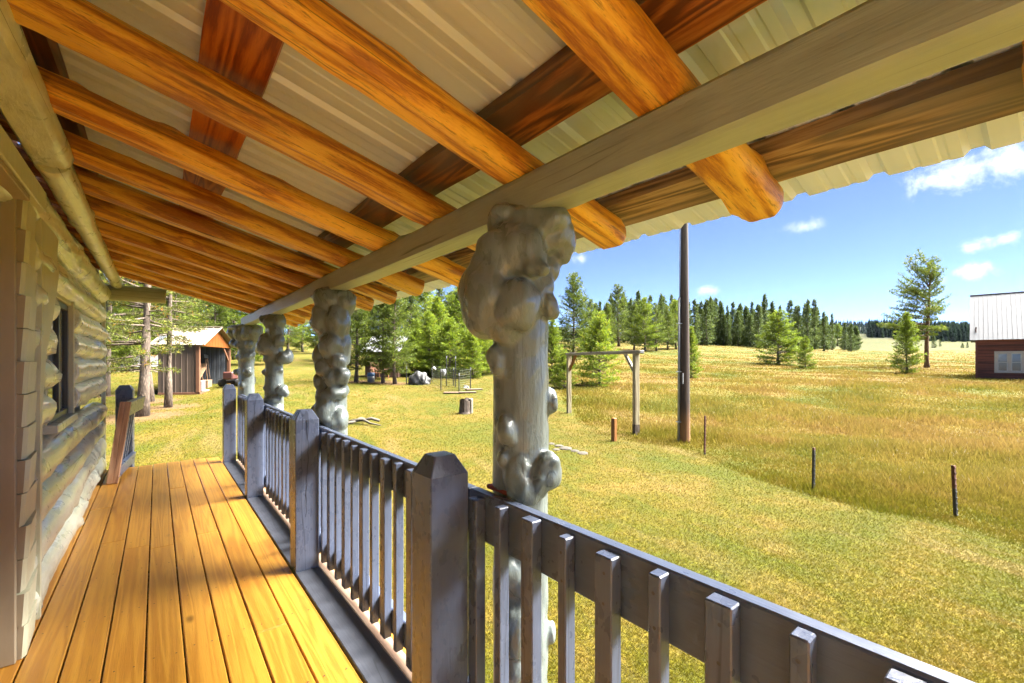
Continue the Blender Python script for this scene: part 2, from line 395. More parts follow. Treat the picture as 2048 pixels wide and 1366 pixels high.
# ------------------------------------------------------------------ terrain
def sst(a, b, x):
    t = np.clip((x - a) / (b - a), 0, 1); return t * t * (3 - 2 * t)
DC = [0, 13, 17, 20, 24, 31, 45, 60, 100, 140, 180, 240, 300, 400, 520, 700, 1000, 1300, 1700, 2400]
ZC = [-.66, -.66, -.52, -.32, -.05, .35, 1.0, 1.9, 4.9, 7.6, 7.2, 7.5, 9, 12, 18, 30, 64, 72, 60, 40]
ZR = [-.66, -.66, -.55, -.35, -.10, .15, .62, 1.15, 3.0, 5.0, 5.4, 8.3, 12.5, 26, 30, 30, 64, 72, 60, 40]
DL = [0, 7, 12.5, 19.6, 30, 45, 70, 100, 140, 180, 240, 300, 400, 520, 700, 1000, 1300, 1700, 2400]
ZL = [-.66, -.60, -.26, -.06, .5, 1.5, 3.2, 5.2, 7.6, 8, 9, 11, 16, 22, 34, 60, 66, 60, 40]
def terr(x, y):
    x = np.asarray(x, float); y = np.asarray(y, float)
    d = x * S_ + y * C_; l = x * C_ - y * S_; q = l / np.maximum(d, 4.0)
    wr = sst(.25, .85, q); wl = sst(-.30, -.62, q) if False else sst(.30, .62, -q)
    z = np.interp(d, DC, ZC) * (1 - wr) + np.interp(d, DC, ZR) * wr
    z = z * (1 - wl) + np.interp(d, DL, ZL) * wl
    am = np.clip((d - 3) / 20, 0, 1)
    z = z + am * (.05 * np.sin(x * .55 + 1.3) * np.sin(y * .47 + .4) + .03 * np.sin(x * 1.3 + y * .9))
    far = np.clip((d - 250) / 500, 0, 1)
    z = z + far * (9 * np.sin(l * .008 + 1.2) + 5 * np.sin(l * .019 + d * .006))
    return z
def P(u, v, dmax=600):
    """the ground point seen at a pixel of the photograph"""
    r = ray(u, v); ds = np.concatenate([np.arange(1.5, 60, .05), np.arange(60, dmax, .5)])
    z = EYE + r[2] * ds - terr(r[0] * ds, r[1] * ds); i = np.argmax(z < 0) if (z < 0).any() else len(ds) - 1
    d = float(ds[i]); return Vector((r[0] * d, r[1] * d, float(terr(r[0] * d, r[1] * d)))), d
def at_depth(u, d):
    l = (u - 1024) / F; x, y = (l * C_ + S_) * d, (-l * S_ + C_) * d
    return Vector((x, y, float(terr(x, y))))
FWD = Vector((S_, C_, 0)); RGT = Vector((C_, -S_, 0))

# edge between mown lawn and tall meadow, traced on the ground
EDGE = [P(u, v)[0] for u, v in ((1105, 752), (1130, 800), (1200, 868), (1290, 885), (1365, 893), (1440, 925), (1540, 962), (1640, 990), (1780, 1022), (1920, 1046), (2048, 1085))]
EDGE = [EDGE[0] + (EDGE[0] - EDGE[1]).normalized() * 60] + EDGE + [EDGE[-1] + (EDGE[-1] - EDGE[-2]).normalized() * 60]
def edge_sd(x, y):
    """signed distance to the meadow edge, positive on the meadow side"""
    x = np.asarray(x, float); y = np.asarray(y, float); best = np.full(x.shape, 1e9); sg = np.ones(x.shape)
    for a, b in zip(EDGE[:-1], EDGE[1:]):
        dx, dy = b.x - a.x, b.y - a.y; L2 = dx * dx + dy * dy
        t = np.clip(((x - a.x) * dx + (y - a.y) * dy) / L2, 0, 1); px, py = x - a.x - t * dx, y - a.y - t * dy
        ds = np.hypot(px, py); c = dx * (y - a.y) - dy * (x - a.x); m = ds < best
        best = np.where(m, ds, best); sg = np.where(m, np.where(c > 0, 1, -1), sg)
    return best * sg
TRUNKS = []       # filled with tree feet: brown needle litter lies round them

def ground_material():
    m, nt, b = material('grass_ground', .95)
    geo = nd(nt, 'ShaderNodeNewGeometry').outputs['Position']
    fld = nd(nt, 'ShaderNodeAttribute', {'attribute_name': 'meadow'}).outputs['Fac']
    duff = nd(nt, 'ShaderNodeAttribute', {'attribute_name': 'litter'}).outputs['Fac']
    c = grass_colour(nt, geo, fld)
    fine = noise(nt, geo, 28, 3, .7)
    c = mix(nt, smooth(nt, fine, .35, .75), mix(nt, .72, c, (.02, .02, .008)), c)
    dimmed_thatch = nd(nt, 'ShaderNodeHueSaturation', None, {'Value': mth(nt, 'MULTIPLY_ADD', fld, -.30, .92), 'Color': c}).outputs[0]   # thatch colour darkened to bring overexposed ground down to the blades' brightness
    c = dimmed_thatch
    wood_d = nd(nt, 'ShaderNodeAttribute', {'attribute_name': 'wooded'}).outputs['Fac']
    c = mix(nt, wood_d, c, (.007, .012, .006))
    dn = noise(nt, geo, 6, 4, .7)
    dcol = ramp(nt, dn, [(.3, (.055, .03, .014)), (.7, (.13, .08, .04))])
    c = mix(nt, mth(nt, 'MULTIPLY', smooth(nt, mth(nt, 'ADD', duff, mth(nt, 'MULTIPLY_ADD', dn, .6, -.3)), .35, .65), .85), c, dcol)
    setc(nt, b, 'Base Color', c); b.inputs['Specular IOR Level'].default_value = .1
    bump(nt, b, mth(nt, 'ADD', fine, noise(nt, geo, 90, 2, .7)), .6, .04)
    return m
def grass_colour(nt, geo, fld):
    g2 = vmt(nt, 'MULTIPLY', geo, (1, 1, 0)).outputs[0]
    n1 = noise(nt, g2, .35, 4, .6); n2 = noise(nt, g2, 1.6, 4, .65); n3 = noise(nt, g2, .09, 3, .55)
    t = mth(nt, 'ADD', mth(nt, 'MULTIPLY', n1, .55), mth(nt, 'MULTIPLY', n2, .45))
    lawn = ramp(nt, t, [(.40, LAWN[0]), (.475, LAWN[1]), (.53, LAWN[2]), (.60, LAWN[3])])
    tf = mth(nt, 'ADD', mth(nt, 'MULTIPLY', n3, .6), mth(nt, 'ADD', mth(nt, 'MULTIPLY', n1, .25), mth(nt, 'MULTIPLY', n2, .15)))
    mead = ramp(nt, tf, [(.41, MEAD[0]), (.47, MEAD[1]), (.51, MEAD[2]), (.555, MEAD[3]), (.60, MEAD[4])])
    e = (EDGE[9] - EDGE[3]); e.z = 0; e.normalize()                       # mowing runs along the meadow edge
    sv = nd(nt, 'ShaderNodeCombineXYZ', None, {0: mth(nt, 'MULTIPLY', vmt(nt, 'DOT_PRODUCT', geo, tuple(e)).outputs['Value'], .22), 1: mth(nt, 'MULTIPLY', vmt(nt, 'DOT_PRODUCT', geo, (-e.y, e.x, 0)).outputs['Value'], 1.1)}).outputs[0]
    st = noise(nt, sv, 1.0, 4, .6, .4)
    lawn = mix(nt, mth(nt, 'MULTIPLY', smooth(nt, st, .54, .68), .65), lawn, (.165, .115, .036))
    lawn = mix(nt, mth(nt, 'MULTIPLY', smooth(nt, st, .46, .34), .6), lawn, (.058, .074, .0028))
    bare = smooth(nt, noise(nt, g2, .55, 5, .7, .5), .66, .72)
    lawn = mix(nt, mth(nt, 'MULTIPLY', bare, .8), lawn, (.19, .12, .06))
    d = vmt(nt, 'DOT_PRODUCT', geo, (S_, C_, 0)).outputs['Value']
    mead = mix(nt, mth(nt, 'MULTIPLY', smooth(nt, d, 150, 220), .8), mead, (.06, .074, .014))   # the far valley meadow is greener
    return mix(nt, fld, lawn, mead)
LAWN = ((.0713, .0770, .0030), (.0907, .0814, .0040), (.1123, .0880, .0070), (.1512, .1034, .0180))
MEAD = ((.0994, .1232, .0069), (.1620, .1452, .0126), (.2214, .1716, .0252), (.2290, .1452, .0378), (.2754, .2035, .0420))

def build_ground():
    n = 420; t = np.linspace(-1, 1, n); a = 11.0; b_ = math.asinh(2400 / a); g = a * np.sinh(b_ * t)
    X, Y = np.meshgrid(6 + g, 9 + g, indexing='ij'); Z = terr(X, Y)
    # kept below the deck where the porch stands
    v = np.stack([X, Y, Z], -1).reshape(-1, 3)
    i = np.arange(n * n).reshape(n, n); f = np.stack([i[:-1, :-1], i[1:, :-1], i[1:, 1:], i[:-1, 1:]], -1).reshape(-1, 4)
    fld = sst(-.35, .35, edge_sd(v[:, 0], v[:, 1]))
    dfar = v[:, 0] * S_ + v[:, 1] * C_
    lit = np.zeros(len(v)); lq = (v[:, 0] * C_ - v[:, 1] * S_) / np.maximum(dfar, 4)
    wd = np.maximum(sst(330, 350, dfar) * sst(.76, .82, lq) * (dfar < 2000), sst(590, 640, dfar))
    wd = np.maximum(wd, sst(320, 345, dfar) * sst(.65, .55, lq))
    for (tx, ty, r) in TRUNKS:
        lit = np.maximum(lit, 1 - np.hypot(v[:, 0] - tx, v[:, 1] - ty) / r)
    # far meadows in the valley are greener
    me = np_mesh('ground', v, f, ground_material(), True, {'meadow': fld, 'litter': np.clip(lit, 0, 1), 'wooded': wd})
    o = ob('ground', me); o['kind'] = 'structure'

def blade_material(name):
    m, nt, b = material(name, .75)
    geo = nd(nt, 'ShaderNodeNewGeometry').outputs['Position']
    fld = nd(nt, 'ShaderNodeAttribute', {'attribute_name': 'meadow'}).outputs['Fac']
    tip = nd(nt, 'ShaderNodeAttribute', {'attribute_name': 'tip'}).outputs['Fac']
    tone = nd(nt, 'ShaderNodeAttribute', {'attribute_name': 'tone'}).outputs['Fac']
    c = grass_colour(nt, geo, fld)
    dry = ramp(nt, tone, [(.0, (.044, .057, .0044)), (.45, (.072, .070, .006)), (.75, (.12, .088, .017)), (1.0, (.16, .11, .038))])
    c = mix(nt, .32, c, dry)
    c = mix(nt, mth(nt, 'MULTIPLY', mth(nt, 'MULTIPLY', tip, fld), .45), c, (.22, .137, .06))
    fl = mth(nt, 'MULTIPLY', mth(nt, 'GREATER_THAN', tone, .990), mth(nt, 'MULTIPLY', smooth(nt, tip, .55, .75), fld))   # pale seed heads and small white flowers
    c = mix(nt, fl, c, (.36, .34, .27))
    setc(nt, b, 'Base Color', c); b.inputs['Specular IOR Level'].default_value = .05
    tr = nd(nt, 'ShaderNodeBsdfTranslucent', None, {'Color': c}); ms = nd(nt, 'ShaderNodeMixShader', None, {0: .3})
    nt.links.new(b.outputs[0], ms.inputs[1]); nt.links.new(tr.outputs[0], ms.inputs[2]); nt.links.new(ms.outputs[0], nt.nodes['Material Output'].inputs[0])
    return m

def scatter(n, d0, d1, q0, q1, rng, power=1.0):
    """points over the wedge of ground in front of the porch, denser close by"""
    u = rng.random(n); d = (d0 ** (1 - power) + u * (d1 ** (1 - power) - d0 ** (1 - power))) ** (1 / (1 - power)) if power != 1 else d0 * (d1 / d0) ** u
    q = q0 + (q1 - q0) * rng.random(n); l = q * d
    return l * C_ + d * S_, -l * S_ + d * C_, d
def blades(name, x, y, h, w, lean, meadow, rng, mat, kinds=2):
    n = len(x); z = terr(x, y) - .01; az = rng.random(n) * 6.283; la = rng.random(n) * 6.283
    ca, sa = np.cos(az) * w / 2, np.sin(az) * w / 2; lx, ly = np.cos(la) * lean * h, np.sin(la) * lean * h
    b0 = np.stack([x - ca, y - sa, z], -1); b1 = np.stack([x + ca, y + sa, z], -1); tp = np.stack([x + lx, y + ly, z + h], -1)
    v = np.stack([b0, b1, tp], 1).reshape(-1, 3); f = np.arange(3 * n).reshape(n, 3)
    tone = np.repeat(rng.random(n), 3); tip = np.tile([0, 0, 1.0], n); md = np.repeat(meadow, 3)
    o = ob(name, np_mesh(name, v, f, mat, False, {'tone': tone, 'tip': tip, 'meadow': md})); o['kind'] = 'stuff'
    return o
def build_grass():
    rng = np.random.default_rng(3); mat = blade_material('grass_blades')
    x, y, d = scatter(620000, 2.0, 30, -.95, 1.45, rng, 1.45)
    e = edge_sd(x, y); k = (e < .15) & ~((x < 1.35) & (y < 8.3) & (x > -.7)); x, y, d = x[k], y[k], d[k]
    for (tx, ty, r) in TRUNKS:
        k = np.hypot(x - tx, y - ty) > r * .45 * (.6 + .8 * rng.random(len(x))); x, y, d = x[k], y[k], d[k]
    h = (.014 + .022 * rng.random(len(x))) * (1 + d * .018); w = .0035 + .0016 * d
    o = blades('lawn_grass', x, y, h, w, .9, np.zeros(len(x)), rng, mat)
    tag(o, 'short mown yellow green lawn grass beside the porch', 'grass')
    x, y, d = scatter(700000, 4.5, 120, -.1, 1.5, rng, 1.35)
    e = edge_sd(x, y); k = e > -.12 + .3 * (rng.random(len(x)) - .5); x, y, d, e = x[k], y[k], d[k], e[k]
    h = (.08 + .26 * rng.random(len(x)) ** 2) * np.clip(.52 + e * .30, .40, 1.0) * .9 * np.clip(1.15 - d / 130, .5, 1); w = .004 + .0017 * d
    pt = .6 + .55 * (np.sin(x * .9 + 2 * np.sin(y * .4)) * np.sin(y * .8 + 1.5 * np.sin(x * .5)))
    h = h * np.clip(pt, .35, 1.1)
    o = blades('meadow_grass', x, y, h, w, .55, sst(-.8, 4.0, e) * (.75 + .25 * rng.random(len(x))), rng, mat)
    tag(o, 'tall dry tan meadow grass with green stems beyond the lawn', 'grass')

# ------------------------------------------------------------------ trees
def sprays(rng, pos, dirs, length, tris, spread, width):
    """needle sprays: thin triangles fanning out from each twig point"""
    n = len(pos); out = []; tn = []
    tone = np.clip(rng.normal(.45, .22, n), 0, 1)
    for k in range(tris):
        dd = dirs + spread * rng.normal(size=(n, 3)); dd /= np.linalg.norm(dd, axis=1, keepdims=True) + 1e-6
        L = (length * (.6 + .8 * rng.random(n)))[:, None]
        pr = np.cross(dd, rng.normal(size=(n, 3))); pr /= np.linalg.norm(pr, axis=1, keepdims=True) + 1e-6
        p0 = pos + .05 * L * rng.normal(size=(n, 3)); w = L * width
        out.append(np.stack([p0 - pr * w + dd * L * .25, p0 + pr * w + dd * L * .35, p0 + dd * L], 1)); tn.append(np.repeat(np.clip(tone + .12 * rng.normal(size=n), 0, 1), 3))
    v = np.concatenate(out).reshape(-1, 3); return v, np.arange(len(v)).reshape(-1, 3), np.concatenate(tn)
def conifer(name, seed, H, R, base, mats, whorl=.4, nper=6, p=.8, el0=-5, el1=50, tuft=.22, tris=6, step=.16, fan=.4, trunk_r=.16, bend=.0, limb=True, gap=0.0, spread=.55, width=.10, lopsided=0.0, thin_low=0.0):
    rng = np.random.default_rng(seed); pos = []; dr = []; ln = []; tb = MB()
    tz = np.linspace(0, H, 9)
    path = [Vector((bend * math.sin(z / H * 3), bend * .6 * math.sin(z / H * 5 + seed), z)) for z in tz]
    rad = [trunk_r * (1.35 if i == 0 else 1) * (1 - .93 * z / H) + .008 for i, z in enumerate(tz)]
    tb.tube(path, rad, 9)
    def tp(z): return np.array([bend * math.sin(z / H * 3), bend * .6 * math.sin(z / H * 5 + seed), z])
    z = base
    while z < H * .985:
        rel = (z - base) / (H - base)
        for _ in range(nper if rel < .85 else max(3, nper - 2)):
            if rng.random() < gap: continue
            az = rng.random() * 6.283; env = (1 - rel) ** p
            if rel < .12: env *= .55 + 3.7 * rel
            L = R * env * rng.uniform(.65, 1.15) + .12
            if thin_low and rel < .35 and rng.random() < thin_low: continue
            if lopsided: L *= 1 + lopsided * math.cos(az - 2.4)
            el = R_(el0 + (el1 - el0) * rel + rng.normal(0, 7)); zz = z + rng.uniform(-.5, .5) * whorl
            d0 = np.array([math.cos(az) * math.cos(el), math.sin(az) * math.cos(el), math.sin(el)]); sd_ = np.array([-math.sin(az), math.cos(az), 0])
            o = tp(max(zz, .1)); cur = rng.uniform(.05, .3) * L
            m = max(2, int(L / step)); ts = np.linspace(.18 if L < 1.2 else .30, 1, m)
            if limb: tb.tube([o, o + d0 * L * .5 + [0, 0, cur * .15], o + d0 * L * .95 + [0, 0, cur * .8]], [.012 + .014 * L, .008 + .006 * L, .004], 4, False)
            for t in ts:
                c = o + d0 * L * t + np.array([0, 0, cur * t * t]); fw = fan * L * (1 - t * .75) * (.4 + .6 * min(1, t * 2))
                for sgn in (-1, 1, 0):
                    nn = max(1, int(fw / (step * 1.2))) if sgn else 1
                    for j in range(nn):
                        off = fw * (j + rng.random()) / nn if sgn else 0
                        pos.append(c + sd_ * sgn * off + d0 * off * .5 + rng.normal(0, .03, 3) * (1 + tuft)); dd = d0 * .8 + sd_ * sgn * .6 + np.array([0, 0, .35]) ; dr.append(dd); ln.append(tuft * (.8 + .4 * rng.random()))
        z += whorl * (1 - .45 * rel)
    for k in range(5): pos.append(tp(H) - np.array([0, 0, .1 * k])); dr.append(np.array([0, 0, 1.0])); ln.append(tuft)
    v, f, tn = sprays(rng, np.array(pos), np.array(dr), np.array(ln), tris, spread, width)
    crown = np_mesh(name + '_crown', v, f, mats[1], False, {'tone': tn}); trunk = tb.mesh(name + '_trunk', mats[0], True)
    return {'H': H, 'trunk': trunk, 'crown': crown, 'R': R}
PROTO = {}
def build_protos():
    A = PROTO
    A['young'] = [conifer('young', 11, 6, 1.75, .15, (M['bark'], M['needle_bright']), .30, 7, .75, -8, 55, .21, 7, .17, .42, .09, .04),
                  conifer('young', 12, 6.5, 1.5, .2, (M['bark'], M['needle_bright']), .32, 7, .7, 0, 55, .22, 7, .17, .40, .09, .06),
                  conifer('young', 13, 5.5, 1.9, .1, (M['bark'], M['needle_bright']), .30, 7, .65, -5, 50, .22, 7, .18, .42, .09, .05)]
    A['pine'] = [conifer('pine', 21, 11, 2.5, 1.2, (M['bark'], M['needle_mid']), .42, 7, .6, -6, 50, .27, 7, .24, .40, .17, .12, gap=.08),
                 conifer('pine', 22, 12, 2.3, 1.6, (M['bark'], M['needle_mid']), .42, 7, .65, -4, 50, .27, 7, .24, .42, .18, .15, gap=.12),
                 conifer('pine', 23, 10, 2.8, .8, (M['bark'], M['needle_bright']), .42, 7, .6, -8, 50, .28, 7, .25, .42, .17, .10, gap=.06)]
    A['tall'] = [conifer('tall', 31, 13, 2.6, 2.2, (M['bark'], M['needle_dry']), .42, 6, .35, -14, 40, .17, 9, .17, .36, .19, .18, gap=.22, spread=.7, width=.085, thin_low=.35, lopsided=.5),
                 conifer('tall', 32, 12, 2.1, 3.3, (M['bark'], M['needle_dry']), .42, 6, .4, -16, 40, .17, 9, .17, .36, .15, .22, gap=.2, spread=.7, width=.085, thin_low=.25)]
    A['spruce'] = [conifer('spruce', 41, 13, 2.0, .5, (M['bark_dark'], M['needle_dark']), .55, 6, .95, -22, 35, .5, 4, .38, .35, .16, .05, limb=False, spread=.4, width=.16),
                   conifer('spruce', 42, 14, 1.7, .6, (M['bark_dark'], M['needle_dark']), .55, 6, 1.0, -25, 30, .5, 4, .38, .3, .16, .06, limb=False, spread=.4, width=.16, gap=.1),
                   conifer('spruce', 43, 11, 2.4, .4, (M['bark_dark'], M['needle_dark']), .55, 7, .8, -15, 40, .5, 4, .40, .38, .16, .05, limb=False, spread=.45, width=.16)]
    A['lone'] = [conifer('lone', 51, 12, 2.6, 3.6, (M['bark_red'], M['needle_mid']), .36, 6, .40, -12, 50, .27, 8, .22, .36, .24, .22, gap=.24, lopsided=.75)]
TC = [0]
def tree(kind, base, height, label, wide=1.0, group=None, var=None, name='pine_tree', litter=0, lean=0.0, rz=None):
    i = TC[0]; TC[0] += 1; pr = PROTO[kind][(i if var is None else var) % len(PROTO[kind])]; s = height / pr['H']
    t = thing(name, label, 'tree', base - Vector((0, 0, .08)), (i * 2.399) % 6.283 if rz is None else rz, group)
    t.scale = (s * wide, s * wide, s); t.rotation_euler = (lean * math.sin(i), lean, t.rotation_euler.z)
    ob('trunk', pr['trunk'], t); ob('crown', pr['crown'], t)
    if litter: TRUNKS.append((base.x, base.y, litter))
    return t

def build_trees():
    build_protos()
    def px(kind, u, vb, vt, label, wide=1.0, **k):
        p, d = P(u, vb); return tree(kind, p, (vb - vt) / F * d, label, wide, **k)
    def dp(kind, u, d, vt, label, wide=1.0, **k):
        p = at_depth(u, d); return tree(kind, p, max(2, EYE + (VH - vt) / F * d - p.z), label, wide, **k)
    # trunks by the end of the porch
    px('tall', 285, 832, 560 - 380, 'thick grey barked pine in front, nearest the open gate', .95, var=0, litter=2.2, rz=.07)
    px('tall', 303, 803, 560 - 330, 'brownish pine trunk standing just behind the thick grey pine', .9, var=1, litter=1.8, rz=2.0)
    px('tall', 335, 815, 560 - 250, 'thin leaning pine with peeling orange bark in front of the open shed', .9, var=1, litter=1.8, lean=-.035, rz=3.6)
    px('tall', 212, 792, 560 - 250, 'pine trunk half hidden by the corner of the log wall', .9, var=0, litter=1.0, rz=5)
    G1 = 'pines behind the open shed'
    for u, d, vt, lab in (
        (225, 42, 500, 'woods pine at far left beside the log corner'),
        (262, 33, 540, 'woods pine behind the thick grey pine trunk'),
        (310, 44, 500, 'woods pine between the thick grey pine and the thin leaning pine'),
        (352, 38, 540, 'woods pine rising behind the left half of the shed roof'),
        (395, 46, 500, 'woods pine behind the middle of the shed roof'),
        (432, 36, 560, 'nearest woods pine behind the orange shed gable'),
        (468, 44, 540, 'woods pine just right of the orange shed gable'),
        (500, 38, 570, 'woods pine behind the farthest burl post'),
        (536, 50, 560, 'woods pine behind the third burl post'),
        (575, 58, 560, 'woods pine in the gap right of the third burl post'),
        (330, 55, 470, 'tall back row pine above the thin leaning pine'),
        (420, 58, 470, 'tall back row pine above the shed ridge'),
        (480, 60, 500, 'tall back row pine above the farthest burl post'),
        (250, 58, 470, 'tall back row pine at far left under the cross log'),
    ):
        dp('pine', u, d, vt, lab, 1.15, group=G1)
    # pines shading the brown lean-to
    px('pine', 712, 764, 545, 'pine with bare lower trunk left of the brown lean-to', 1.1, var=1, litter=1.6, rz=1)
    px('pine', 767, 766, 560, 'slim pine trunk standing right in front of the brown lean-to', 1.0, var=0, litter=1.6, rz=2)
    px('pine', 790, 768, 555, 'pine at the right hand corner of the brown lean-to', 1.1, var=1, litter=1.6, rz=4)
    G2 = 'pines of the bright grove behind the garden posts'
    for u, d, vt, k, lab in (
        (640, 62, 585, 'pine', 'grove pine farthest left, seen just left of the lumpy second post'),
        (668, 48, 575, 'pine', 'grove pine mostly hidden behind the lumpy second post'),
        (700, 42, 560, 'pine', 'grove pine just right of the lumpy second post'),
        (735, 46, 560, 'pine', 'grove pine rising behind the left end of the lean-to roof'),
        (822, 36, 575, 'pine', 'leafy grove pine right behind the black and white tarp heap'),
        (848, 48, 560, 'pine', 'tall grove pine back behind the right side of the tarp heap'),
        (872, 33, 598, 'young', 'young grove pine behind the left garden posts, taller than its neighbours'),
        (893, 42, 590, 'pine', 'tall grove pine behind the two tallest garden posts'),
        (915, 36, 585, 'young', 'young grove pine behind the right garden posts'),
        (940, 46, 565, 'pine', 'tall grove pine above the right edge of the garden enclosure'),
        (962, 31, 610, 'young', 'young grove pine touching the big belly burl from the left'),
        (985, 40, 580, 'pine', 'grove pine mostly behind the belly of the big burl post'),
        (1010, 33, 600, 'young', 'young grove pine hidden behind the shaft of the big burl post'),
        (830, 30, 640, 'young', 'low young grove pine between the tarp heap and the lean-to'),
        (900, 30, 640, 'young', 'low young grove pine straight behind the garden posts'),
        (858, 31, 625, 'young', 'young grove pine left of the leftmost garden post'),
        (945, 29, 655, 'young', 'lowest grove pine right of the garden enclosure'),
        (605, 66, 600, 'pine', 'distant grove pine between the third and second posts'),
        (1030, 44, 560, 'pine', 'grove pine behind the head of the big burl post'),
        (760, 50, 560, 'pine', 'grove pine rising behind the middle of the lean-to roof'),
        (800, 52, 555, 'pine', 'tall grove pine rising just right of the lean-to'),
    ):
        dp(k, u, d, vt, lab, 1.2, group=G2)
    for u, d, vt, lab in ((880, 90, 560, 'leftmost dark spruce tip in the sky gap above the grove'), (925, 95, 575, 'dark spruce tip at the right of the sky gap above the grove'),
                          (905, 110, 585, 'dark spruce tip in the middle of the sky gap above the grove'), (960, 85, 560, 'dark spruce mostly behind the belly of the big burl post'), (1000, 95, 570, 'dark spruce hidden behind the head of the big burl post')):
        dp('spruce', u, d, vt, lab, .9, group='spruces above the bright grove', name='spruce_tree')
    # right of the burl post
    dp('pine', 1147, 40, 546, 'tall dark green pine just right of the big burl post', 1.05, var=0, rz=1.0)
    dp('young', 1105, 26, 640, 'leafy young pine rising behind the upper right burl', 1.1, var=1)
    dp('young', 1128, 24, 715, 'small yellowish pine under the left end of the timber frame', 1.1, var=2)
    px('young', 1200, 770, 630, 'bushy bright pine seen through the timber frame', 1.05, var=2, rz=2.2)
    px('pine', 1237, 693, 570, 'round pine with a short bare stem at the meadow edge', 1.15, var=0)
    G3 = 'pines clumped left of the utility pole'
    for u, vb, vt, lab in ((1268, 700, 600, 'full green pine at the left end of the clump above the timber frame'), (1290, 703, 598, 'tallest full pine in the clump right of the round pine'), (1312, 702, 607, 'middle pine of the clump left of the utility pole'),
                           (1335, 700, 612, 'shortest pine of the clump, second from the utility pole'), (1352, 698, 602, 'pine touching the left side of the utility pole'), (1180, 712, 600, 'mid green pine between the big dark pine and the bushy bright one'), (1215, 700, 605, 'mid green pine rising behind the bushy bright pine')):
        px('pine', u, vb, vt, lab, 1.2, group=G3)
    px('young', 1383, 756, 655, 'young pine half hidden by the utility pole', .9, var=1)
    px('young', 1557, 730, 626, 'wide bushy pine standing alone in the meadow', 1.35, var=2, rz=.5)
    px('young', 1611, 737, 673, 'smallest pine in the meadow, right of the wide bushy one', 1.05, var=0)
    px('young', 1814, 747, 627, 'bright young pine in front of the bare stemmed tall tree', 1.0, var=1, rz=1)
    t = px('lone', 1856, 735, 522, 'tall old pine with bare orange trunk and ragged lopsided crown', .98, var=0, rz=.07)
    # dark conifers on the far edge of the meadow
    G4 = 'dark conifers along the far meadow edge'
    rng = random.Random(9)
    tops = ((1200, 603), (1222, 592), (1248, 590), (1262, 597), (1276, 583), (1300, 592), (1322, 588), (1343, 590), (1362, 600), (1376, 596), (1389, 600), (1402, 604), (1413, 600), (1421, 594), (1432, 597), (1444, 607), (1455, 612), (1466, 605), (1480, 608), (1491, 612), (1504, 604), (1517, 610), (1530, 590), (1545, 604), (1560, 612), (1580, 602), (1597, 612), (1616, 600), (1629, 600), (1648, 625), (1664, 628), (1690, 645), (1702, 648), (1714, 655))
    ones = ['first', 'second', 'third', 'fourth', 'fifth', 'sixth', 'seventh', 'eighth', 'ninth', 'tenth', 'eleventh', 'twelfth', 'thirteenth', 'fourteenth', 'fifteenth', 'sixteenth', 'seventeenth', 'eighteenth', 'nineteenth', 'twentieth']
    ones += ['twenty-' + o for o in ones[:9]] + ['thirtieth'] + ['thirty-' + o for o in ones[:9]]
    for n_, (u, vt) in enumerate(tops):
        for j in range(3):
            uu = u + (0 if j == 0 else rng.uniform(-12, 12)); d = rng.uniform(104, 128) + 9 * j; vv = vt + (0 if j == 0 else rng.uniform(4, 26))
            dp('spruce', uu, d, vv, 'dark conifer filling the back rows of the far woods' if j else 'front row dark conifer of the far woods, %s from the left' % ones[n_], rng.uniform(.75, 1.3), group=G4, name='spruce_tree')
    for u, vb, vt in ((1415, 689, 664), (1468, 690, 672), (1500, 690, 668), (1640, 692, 660), (1675, 692, 650)):
        px('young', u, vb, vt, 'low young conifer before the dark line of far woods', 1.1, group='low conifers before the far woods', name='spruce_tree')
    for u, d, vt in ((1868, 235, 672), (1880, 255, 678), (1925, 225, 686), (1935, 230, 684)):
        dp('spruce', u, d, vt, 'small dark conifer dotting the distant green slope', 1.3, group='conifers dotting the distant slope', name='spruce_tree')
    hill_forest()

def hill_forest():
    rng = np.random.default_rng(8)
    def cones(n, d0, d1, q0, q1, hmin, hmax):
        d = d0 + (d1 - d0) * rng.random(n); q = q0 + (q1 - q0) * rng.random(n); l = q * d
        x, y = l * C_ + d * S_, -l * S_ + d * C_; z = terr(x, y) - .5; h = hmin + (hmax - hmin) * rng.random(n); return x, y, z, h
    sets = [cones(4200, 345, 540, .80, 1.7, 9, 15), cones(700, 315, 350, .86, 1.7, 6, 12), cones(9000, 620, 1350, .25, 1.7, 12, 20), cones(2600, 330, 620, -1.2, .62, 10, 17)]
    x, y, z, h = [np.concatenate(c) for c in zip(*sets)]; n = len(x)
    V = []; Fc = []; T = []; o = 0
    tone = rng.random(n)
    for lay, (z0, z1, r) in enumerate(((.02, .55, .16), (.3, .8, .115), (.58, 1.0, .07))):
        k = 6; a = (np.arange(k) / k * 6.283)[None, :] + rng.random((n, 1)) * 6; rr = r * h[:, None] * (.75 + .5 * rng.random((n, k)))
        ring = np.stack([x[:, None] + rr * np.cos(a), y[:, None] + rr * np.sin(a), z[:, None] + h[:, None] * (z0 + .07 * rng.random((n, k)))], -1)
        tip = np.stack([x, y, z + h * z1], -1)[:, None, :]; vs = np.concatenate([ring, tip], 1).reshape(-1, 3)
        base = o + np.arange(n)[:, None, None] * (k + 1); tri = np.array([[i, (i + 1) % k, k] for i in range(k)])[None]
        V.append(vs); Fc.append((base + tri).reshape(-1, 3)); o += len(vs); T.append(np.repeat(tone, k + 1))
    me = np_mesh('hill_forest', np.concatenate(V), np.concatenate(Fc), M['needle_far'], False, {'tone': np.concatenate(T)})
    f = ob('hill_forest', me); f['kind'] = 'stuff'; tag(f, 'dense dark forest covering the distant hills', 'forest')

